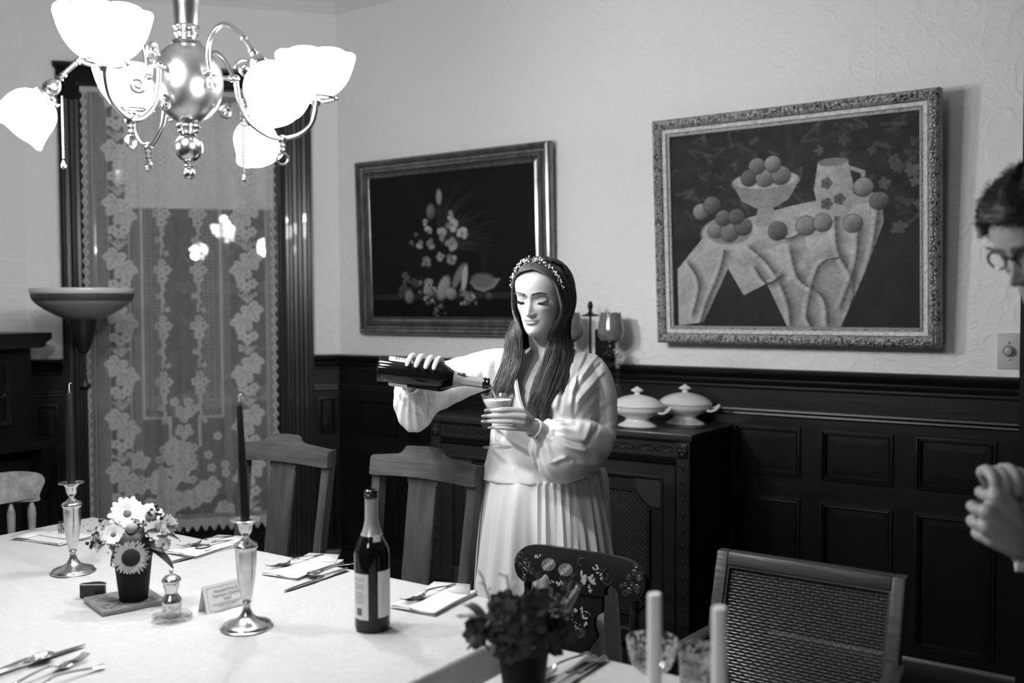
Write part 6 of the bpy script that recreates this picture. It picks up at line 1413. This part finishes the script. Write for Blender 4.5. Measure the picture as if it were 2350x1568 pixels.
    CREASE=[([(1366,806),(1338,846),(1308,880)],.0065,-.006),([(1378,822),(1345,858),(1316,890)],.006,.006),([(1386,842),(1352,872),(1318,904)],.006,-.006),([(1388,862),(1340,905),(1320,925)],.007,.005),([(1374,905),(1345,930),(1318,962)],.009,-.007),([(1392,935),(1355,965),(1335,1000)],.010,.006),([(1388,965),(1362,990),(1345,1010)],.007,-.006),
     ([(1335,800),(1305,850),(1290,900),(1282,940)],.008,-.006),([(1352,812),(1322,870),(1308,925)],.007,.006),([(1330,870),(1320,915),(1317,945)],.006,-.008),([(1300,830),(1290,880),(1275,930)],.007,.005),
     ([(1248,972),(1285,990),(1322,1004),(1345,1010)],.006,-.006),([(1250,984),(1290,1010),(1335,1024)],.006,.006),([(1258,998),(1285,1030),(1300,1042)],.006,-.006),([(1236,1012),(1228,1045),(1232,1078)],.005,-.004),([(1250,1012),(1262,1044),(1290,1034)],.006,.006),([(1270,1010),(1310,1050),(1360,1060)],.010,.005),
     ([(1120,788),(1112,830),(1102,880)],.006,-.004),([(1104,796),(1088,840),(1082,880)],.005,-.003),([(1136,792),(1118,850),(1126,895)],.007,.005),([(1148,790),(1134,850),(1140,900)],.006,-.005),([(1066,830),(1058,860),(1062,890)],.006,-.0035),([(1040,850),(1034,880),(1040,905)],.006,.0035),
     ([(1144,1000),(1176,1026),(1212,1046)],.008,-.007),([(1140,986),(1172,1012),(1210,1032)],.008,.006),([(1112,1040),(1150,1066),(1215,1084)],.012,-.004),([(1150,940),(1160,970),(1150,1010)],.008,-.004),([(1125,1000),(1136,1040),(1180,1080)],.010,.004),
     ([(915,905),(935,925),(975,950)],.005,-.004),([(940,905),(965,925),(985,950)],.005,.004),([(985,905),(988,930),(984,955)],.004,-.005),([(1000,905),(998,925),(990,950)],.005,.005)]
    dsp=np.zeros(len(co)); frn=np.clip(-nm[:,1]*2+.3,0,1)
    for pts,w_,am in CREASE:
        P=[LX(*p) for p in pts]; best=np.full(len(co),9.); 
        for (x1,z1),(x2,z2) in zip(P[:-1],P[1:]):
            dx,dz=x2-x1,z2-z1; L2=dx*dx+dz*dz; tt=np.clip(((co[:,0]-x1)*dx+(co[:,2]-z1)*dz)/L2,0,1); best=np.minimum(best,np.hypot(co[:,0]-x1-tt*dx,co[:,2]-z1-tt*dz))
        dsp+=am*.8*np.exp(-(best/w_)**2)
    fine=.0012*np.sin(co[:,0]*95+co[:,2]*60)*np.sin(co[:,2]*48-co[:,0]*30+2)
    dsp=dsp*frn+fine; near=np.hypot(co[:,0]+.005,co[:,2]-1.133)<.035; co=co+nm*dsp[:,None]*np.where(near,.3,1)[:,None]; me.vertices.foreach_set('co',co.astype(np.float32).ravel())
    vx,vz=-.040,1.160; k_=co[:,2]-vz; x_=co[:,0]-vx; kill=((co[:,1]<.02)&(k_>0)&(x_>-(.012+.17*k_))&(x_<.008+.72*k_)&(np.abs(co[:,0]-.02)<.115))|((co[:,2]>1.352)&(np.abs(co[:,0]-.02)<.07))
    bm=bmesh.new(); bm.from_mesh(me); bm.verts.ensure_lookup_table(); bmesh.ops.delete(bm,geom=[v for v,k in zip(bm.verts,kill) if k],context='VERTS')
    seen=set(); isl=[]      # keep only the largest piece
    for v in bm.verts:
        if v in seen: continue
        st=[v]; seen.add(v); c=[]
        while st:
            a=st.pop(); c.append(a)
            for e in a.link_edges:
                b2=e.other_vert(a)
                if b2 not in seen: seen.add(b2); st.append(b2)
        isl.append(c)
    isl.sort(key=len); bmesh.ops.delete(bm,geom=[v for c in isl[:-1] for v in c],context='VERTS')
    bv=[v for v in bm.verts if v.is_boundary]; nb={v:[e.other_vert(v) for e in v.link_edges if e.is_boundary] for v in bv}
    for it in range(14):
        nw={v:(sum((q.co for q in nb[v]),Vector())/len(nb[v]))*.6+v.co*.4 for v in bv if nb[v]}
        for v,c_ in nw.items(): v.co=c_
    bm.to_mesh(me); bm.free()
    sd=dt.modifiers.new('t','SOLIDIFY'); sd.thickness=.0025
    # crossed neckline lapels
    for pts,w0 in (([(-.045,-.165,1.155),(-.020,-.158,1.19),(.020,-.136,1.245),(.050,-.112,1.285)],.013),([(-.030,-.168,1.150),(-.058,-.162,1.200),(-.072,-.134,1.262),(-.076,-.104,1.305),(-.062,-.055,1.340),(-.052,-.005,1.358)],.011)):
        m=MB(); P=crom(pts,6); s_=1 if pts[-1][0]>0 else -1; vs=[]
        for p in P:
            for a in (-.25,0,.3,.65,1.0): vs.append((p.x+s_*w0*a,p.y-.0+(.006*a*a if a>0 else .004),p.z-.2*w0*a))
        fs=[(5*i+k,5*i+k+1,5*i+6+k,5*i+5+k) for i in range(len(P)-1) for k in range(4)]; m.add(vs,fs); q=m.build('lapel',M_satin,o); sd=q.modifiers.new('t','SOLIDIFY'); sd.thickness=.003
    # skirt with hanging folds
    def skirt(u,v):
        th=2*PI*u; z=.968-v*.951; g_=min(v*3,1)
        hx=float(cubic([0,.15,.4,.7,1],[.172,.194,.212,.232,.262],v)); hy=float(cubic([0,.15,.4,.7,1],[.124,.150,.168,.190,.22],v))
        s,c=math.sin(th),math.cos(th)
        d=0
        for a,w_,am in ((-.42,.10,.020),(-.18,.07,-.012),(.22,.05,.018),(.36,.045,.020),(.50,.05,.022),(.66,.05,.020),(.84,.06,.024),(1.05,.07,.022),(1.3,.09,.02),(-.75,.12,.014),(-1.1,.12,.018),(2.0,.15,.02),(-2.0,.15,.02),(2.6,.15,.02),(-2.6,.15,.02),(3.1,.15,.02)):
            q=(th+PI)%(2*PI)-PI-a-.04*math.sin(3*v+a*5); d+=am*math.exp(-(q/w_)**2)*(.25+.95*g_)
        d+=.004*math.sin(th*23+3*v)*g_
        if -.1<((th+PI)%(2*PI)-PI)<1.2: d+=.004*math.sin(th*46)*(1-v)*(1 if v<.25 else .3)
        x=.004+s*(hx+d); y=.0-c*(hy+d); return (x,y,z)
    m=MB(); m.grid(skirt,200,70,wrap=True); q=m.build('skirt',M_satin,o); sd=q.modifiers.new('t','SOLIDIFY'); sd.thickness=.0025
    m=MB(); P=crom([(.165,.02,.985),(.176,.0,.95),(.180,-.01,.86),(.186,.0,.75)],6); vs=[(p.x+k*.018,p.y-.012*(k%2),p.z) for p in P for k in range(3)]; m.add(vs,[(3*i+k,3*i+k+1,3*i+4+k,3*i+3+k) for i in range(len(P)-1) for k in range(2)]); q=m.build('sash_tail',M_satin,o); sd=q.modifiers.new('t','SOLIDIFY'); sd.thickness=.003
    m=MB(); m.sphere((.160,.0,.985),.02,14,10,sc=(1,.8,1)); m.build('sash_knot',M_satin,o)
    m=tubeloft([(-.378,-.180,1.258),(-.380,-.192,1.263),(-.381,-.205,1.267)],[.0255,.0262,.0262],40,lambda s,a,P:(0,0),8); q=m.build('cuff',M_satin,o); sd=q.modifiers.new('t','SOLIDIFY'); sd.thickness=.003
    m=tubeloft([(-.003,-.234,1.128),(-.016,-.246,1.137),(-.027,-.256,1.144)],[.0275,.0285,.0285],44,lambda s,a,P:(0,0),10); q=m.build('cuff',M_satin,o); sd=q.modifiers.new('t','SOLIDIFY'); sd.thickness=.003
    m=MB(); m.sphere((-.020,-.272,1.118),.0048,12,8); m.sphere((-.012,-.268,1.112),.0038,12,8); m.build('cuff_button',M_silver,o)
    return o
wm=woman()
MW=T(-1.662,2.559,0)@RZ(YAW)
# the bottle she pours from: origin at its base centre
ax=Vector((.311,0,-.042)).normalized()
Rb=ax.to_track_quat('Z','Y').to_matrix().to_4x4()
bp=bottle('poured_wine_bottle','dark wine bottle with a pale foil neck held tilted in the hand of the woman',(0,0,0),(0,0,0),.316,.0405)
bp.matrix_world=MW@T(-.463,-.280,1.315)@Rb
MI=(MW@T(-.463,-.280,1.315)@Rb).inverted()
def bang(v): q=(MI.to_3x3()@(MW.to_3x3()@Vector(v))); return math.atan2(q.y,q.x)
au=bang((0,0,1)); af=bang((0,-1,0)); ad=bang((0,0,-1)); sgn=1 if ((af-au+PI)%(2*PI)-PI)>0 else -1
a0,a1=sorted((au-sgn*.75,au+sgn*.62)); wrap_label('front_label',bp,.0405,a0,a1,.028,.098,mat('bottle label dark print',.05,.35))
x0,x1=sorted((au+sgn*.05,au+sgn*.62)); wrap_label('label_panel',bp,.0405,x0,x1,.028,.046,M_label,.0009)
x0,x1=sorted((au+sgn*.52,au+sgn*.72)); wrap_label('label_band',bp,.0405,x0,x1,.030,.098,mat('silver print',.34,.4),.0010)
x0,x1=sorted((af+sgn*.82,af+sgn*1.40)); wrap_label('rear_label_edge',bp,.0405,x0,x1,.036,.088,M_label,.0010)
def onb(a,z,R=.0405): return T(math.cos(a)*(R+.0012),math.sin(a)*(R+.0012),z)@RZ(a+PI/2)@RX(PI/2)
WM=mat('white print',.62,.5)
m=MB()
for r in range(5):
    for k in range(9):
        if (r*5+k*3)%7==0: continue
        a=au+sgn*(.10+.052*k); m.box(-.0007,.0007,0,.00012,0,.0052,onb(a,.050+r*.0072)@RX(-PI/2))
m.build('small_print',WM,bp,False)
text(bp,'Prosecco',.0115,onb(au+sgn*.18,.0905)@RZ(0),WM,align='CENTER')
wrap_label('neck_badge',bp,.0197,au-.15*sgn if sgn<0 else au-.15,au+.75,.222,.246,mat('badge print',.03,.4),.0012)
text(bp,'DRY',.006,onb(au+sgn*.30,.231,.0200),WM)
# liquid stream
st_=MB(); P=crom([(-.153,-.28,1.2705),(-.146,-.28,1.262),(-.139,-.28,1.248),(-.134,-.28,1.232),(-.131,-.28,1.214)],8)
st_.tube(P,[.0042-.0018*i/len(P)+.0005*math.sin(i*1.7) for i in range(len(P))],10)
so=st_.build('wine_stream',mat('pouring wine',.55,.05,spec=.8,trans=.35,coat=1.0),None); so.matrix_world=MW; tag(so,'thin stream of wine falling from the tilted bottle into the coupe','liquid')
cg=coupe('coupe_glass','cut crystal coupe of sparkling wine held in the hand of the woman',(0,0,0),H=.150,R=.0465,fill=.90)
cg.matrix_world=MW@T(-.129,-.280,1.093)
# ---------------------------------------------------------------- man at the right edge
def man():
    o=thing('person','man in dark suit and glasses at the right edge with clasped hands','person',(-.0892,2.1867,0),YAW)
    Mh=T(-.205,-.08,1.616)@RZ(-1.31)@RX(.50); MT=T(.055,.04,0)@RZ(-1.31)
    b=MB(); h=head_mesh(True,1.04,.7); b.add(h.v,h.f,Mh)
    cap(b,[(.03,.02,1.38),(-.02,.01,1.44),(-.09,-.03,1.515),(-.150,-.060,1.57)],[.075,.062,.058,.060],22)
    q=MB(); loft(q,[(.82,0,.0,.155,.11,.12),(1.0,0,0,.15,.115,.11),(1.2,0,0,.185,.12,.115),(1.34,0,.01,.20,.10,.10),(1.41,0,.02,.13,.07,.08),(1.44,0,.02,.06,.05,.05)],36); b.add(q.v,q.f,MT)
    for sx in (-1,1):
        hp_=MT@Vector((sx*.09,0,.85)); cap(b,[hp_,MT@Vector((sx*.10,-.02,.48)),MT@Vector((sx*.10,.02,.09))],[.095,.065,.045],16); f=MT@Vector((sx*.10,.02,.05)); g=MT@Vector((sx*.11,-.16,.035)); cap(b,[f,g],[.045,.035],12)
    sh1=MT@Vector((.185,.01,1.37)); sh2=MT@Vector((-.185,.01,1.37)); near,far=(sh1,sh2) if sh1.y<sh2.y else (sh2,sh1)
    e1=Vector((.03,-.20,1.06)); w1=Vector((-.238,-.078,1.045)); e2=Vector((.02,.17,1.10)); w2=Vector((-.235,-.010,1.125))
    cap(b,[near,e1],[.055,.043],16); cap(b,[e1,w1],[.042,.030],16); cap(b,[far,e2],[.055,.043],16); cap(b,[e2,w2],[.042,.030],16)
    K=[((-.318,-.126,1.152),.0125),((-.334,-.128,1.127),.0128),((-.332,-.124,1.100),.0125),((-.319,-.116,1.076),.0115)]
    for k,r in K:
        kv=Vector(k); cap(b,[w1,(w1+kv)/2+Vector((.004,-.012,.002)),kv],[.027,.023,r+.004],14)
        cap(b,[kv,kv+Vector((-.014,.016,.003)),kv+Vector((-.008,.042,.004)),kv+Vector((.016,.048,.0)),kv+Vector((.030,.036,.0))],[r,.0105,.0098,.0092,.008],12)
    cap(b,[w1+Vector((0,.0,.018)),(-.268,-.112,1.115),(-.292,-.128,1.140),(-.318,-.122,1.166)],[.020,.0155,.0125,.0105],12)
    for i in range(4):
        x=-.316+.020*i; z=1.180-.002*i+.006*(i==2); kv=Vector((x+.012,-.050+.006*i,z+.004))
        cap(b,[w2,(w2+kv)/2,kv],[.026,.022,.014],14); cap(b,[kv,(x,-.088,z+.014),(x-.002,-.116,z+.004),(x-.001,-.121,z-.018),(x+.002,-.108,z-.030)],[.013,.0108,.0102,.0096,.0085],12)
    body=remesh(b,'body',o,skinmat('olive skin'),.0033,3,.35); co=coords(body.data); t=np.full(len(co),.29); t=head_tones(co,Mh@Matrix.Scale(1.04,4),.29,t,False); settone(body.data,t)
    # suit
    M_suit=mat('black suit cloth',.006,.8,spec=.2); M_shirt=mat('white shirt',.75,.7)
    j=MB(); q=MB(); loft(q,[(.74,0,.0,.19,.14,.145),(.95,0,0,.18,.140,.135),(1.2,0,0,.212,.145,.135),(1.34,0,.01,.225,.122,.118),(1.405,0,.02,.165,.088,.095),(1.445,0,.02,.085,.070,.070)],44); j.add(q.v,q.f,MT)
    cap(j,[near,(near+e1)/2+Vector((.01,0,0)),e1,(e1*.4+w1*.6),w1*.86+e1*.14],[.075,.066,.058,.052,.044],20); cap(j,[far,e2,w2*.86+e2*.14],[.075,.058,.044],20)
    remesh(j,'suit_jacket',o,M_suit,.006,3)
    for w_,e_ in ((w1,e1),(w2,e2)):
        d=(w_-e_).normalized(); m=tubeloft([w_-d*.045,w_-d*.006,w_+d*.020],[.038,.0375,.0375],32,lambda s,a,P:(0,0),8); q=m.build('shirt_cuff',M_shirt,o); sd=q.modifiers.new('t','SOLIDIFY'); sd.thickness=.003
    c=MB(); c.sphere(w1-(w1-e1).normalized()*.018+Vector((.012,-.020,-.034)),.005,10,8); c.build('cuff_button',M_silver,o)
    m=MB(); m.tube(crom([MT@Vector((.07*math.cos(a),.01-.07*math.sin(a),1.445+.01*math.sin(a))) for a in np.linspace(0,2*PI,16)],3),.016,8); m.build('shirt_collar',M_shirt,o)
    tr=MB()
    for sx in (-1,1): cap(tr,[MT@Vector((sx*.085,0,.82)),MT@Vector((sx*.10,-.02,.48)),MT@Vector((sx*.10,.02,.11))],[.115,.085,.075],18)
    tr.build('trousers',M_suit,o)
    for sx in (-1,1): m=MB(); f=MT@Vector((sx*.10,.04,.045)); g=MT@Vector((sx*.11,-.20,.035)); cap(m,[f,g],[.045,.042],14); m.v=[(x,y,max(z,0)) for x,y,z in m.v]; m.build('shoe',M_black,o)
    # glasses
    g=MB()
    for sx in (-1,1):
        g.tube([Mh@Vector((sx*.033+.0220*math.cos(a),-.0955+.10*abs(sx*.034+.0245*math.cos(a))**1.6,.001+.0165*math.sin(a))) for a in np.linspace(0,2*PI,30)],.0022,6)
        g.tube([Mh@Vector(p) for p in ((sx*.055,-.092,.006),(sx*.074,-.070,.006),(sx*.078,.005,.0),(sx*.076,.03,-.02))],.0022,6)
    g.tube([Mh@Vector(p) for p in ((-.011,-.098,.005),(0,-.102,.008),(.011,-.098,.005))],.0022,6); g.build('glasses',M_black,o)
    # hair and brows
    hp=MB(); nt=60; zz=np.linspace(-.03,.108,34); yf=cubic(HZ,HF,zz); yb=cubic(HZ,HB,zz); ww=cubic(HZ,HWF,zz); vs=[];keep=[]
    for z,a,b2,w_ in zip(zz,yf,yb,ww):
        for k in range(nt):
            tt=2*PI*k/nt; c,s=math.cos(tt),math.sin(tt); q=1.16+.02*math.sin(9*tt+z*60)+.02*math.sin(5*tt-z*90); x=w_*1.04*s*q; y=(.01-(.01-a)*c*1.17) if c>0 else (.01-(b2-.01)*c*1.2); vs.append(Mh@Vector((x,y,z*1.12+.012+.006*math.sin(7*tt+z*70)))); keep.append(not(y<.012 and z<.058-(x/.075)**2*.05))
    hp.v=[tuple(v) for v in vs]
    for j2 in range(len(zz)-1):
        for k in range(nt):
            q=(j2*nt+k,j2*nt+(k+1)%nt,(j2+1)*nt+(k+1)%nt,(j2+1)*nt+k)
            if all(keep[i] for i in q): hp.f.append(q)
    hp.f.append(tuple((len(zz)-1)*nt+k for k in range(nt))); hc=hp.build('hair_cap',mat('black hair',.006,.6),o); sd=hc.modifiers.new('t','SOLIDIFY'); sd.thickness=.014
    rgn=np.random.RandomState(8); P_=[]; vv=[Vector(v) for v,k in zip(hp.v,keep) if k]; c0=Mh@Vector((0,.01,.0)); fw=(Mh.to_3x3()@Vector((0,-1,.25)))
    for i in range(5200):
        p=vv[rgn.randint(len(vv))]; n=(p-c0).normalized(); d=(n*.55+Vector(rgn.normal(size=3))*.30+fw*.5).normalized(); L_=rgn.uniform(.004,.010); p=p+n*.001+Vector(rgn.normal(size=3))*.002
        P_.append([tuple(p+d*L_*s_+Vector((0,0,-.25*L_*s_*s_))) for s_ in (0,.35,.7,1)])
    strands(np.array(P_),.0007,'hair',o,M_hairD,np.full(len(P_),.006))
    P_=[]
    for sx in (-1,1):
        for q in range(90):
            u=rgn.rand(); x=.010+.040*u; z=.020+.005*math.sin(u*PI*.7)+rgn.uniform(-.004,.004); y=-.0995+.9*x*x*5; P_.append([tuple(Mh@Vector((sx*(x+.006*s_),y-.001,z+.002*s_))) for s_ in (0,.35,.7,1)])
    strands(np.array(P_),.0006,'eyebrows',o,M_hairD,np.full(len(P_),.006))
    return o
man()
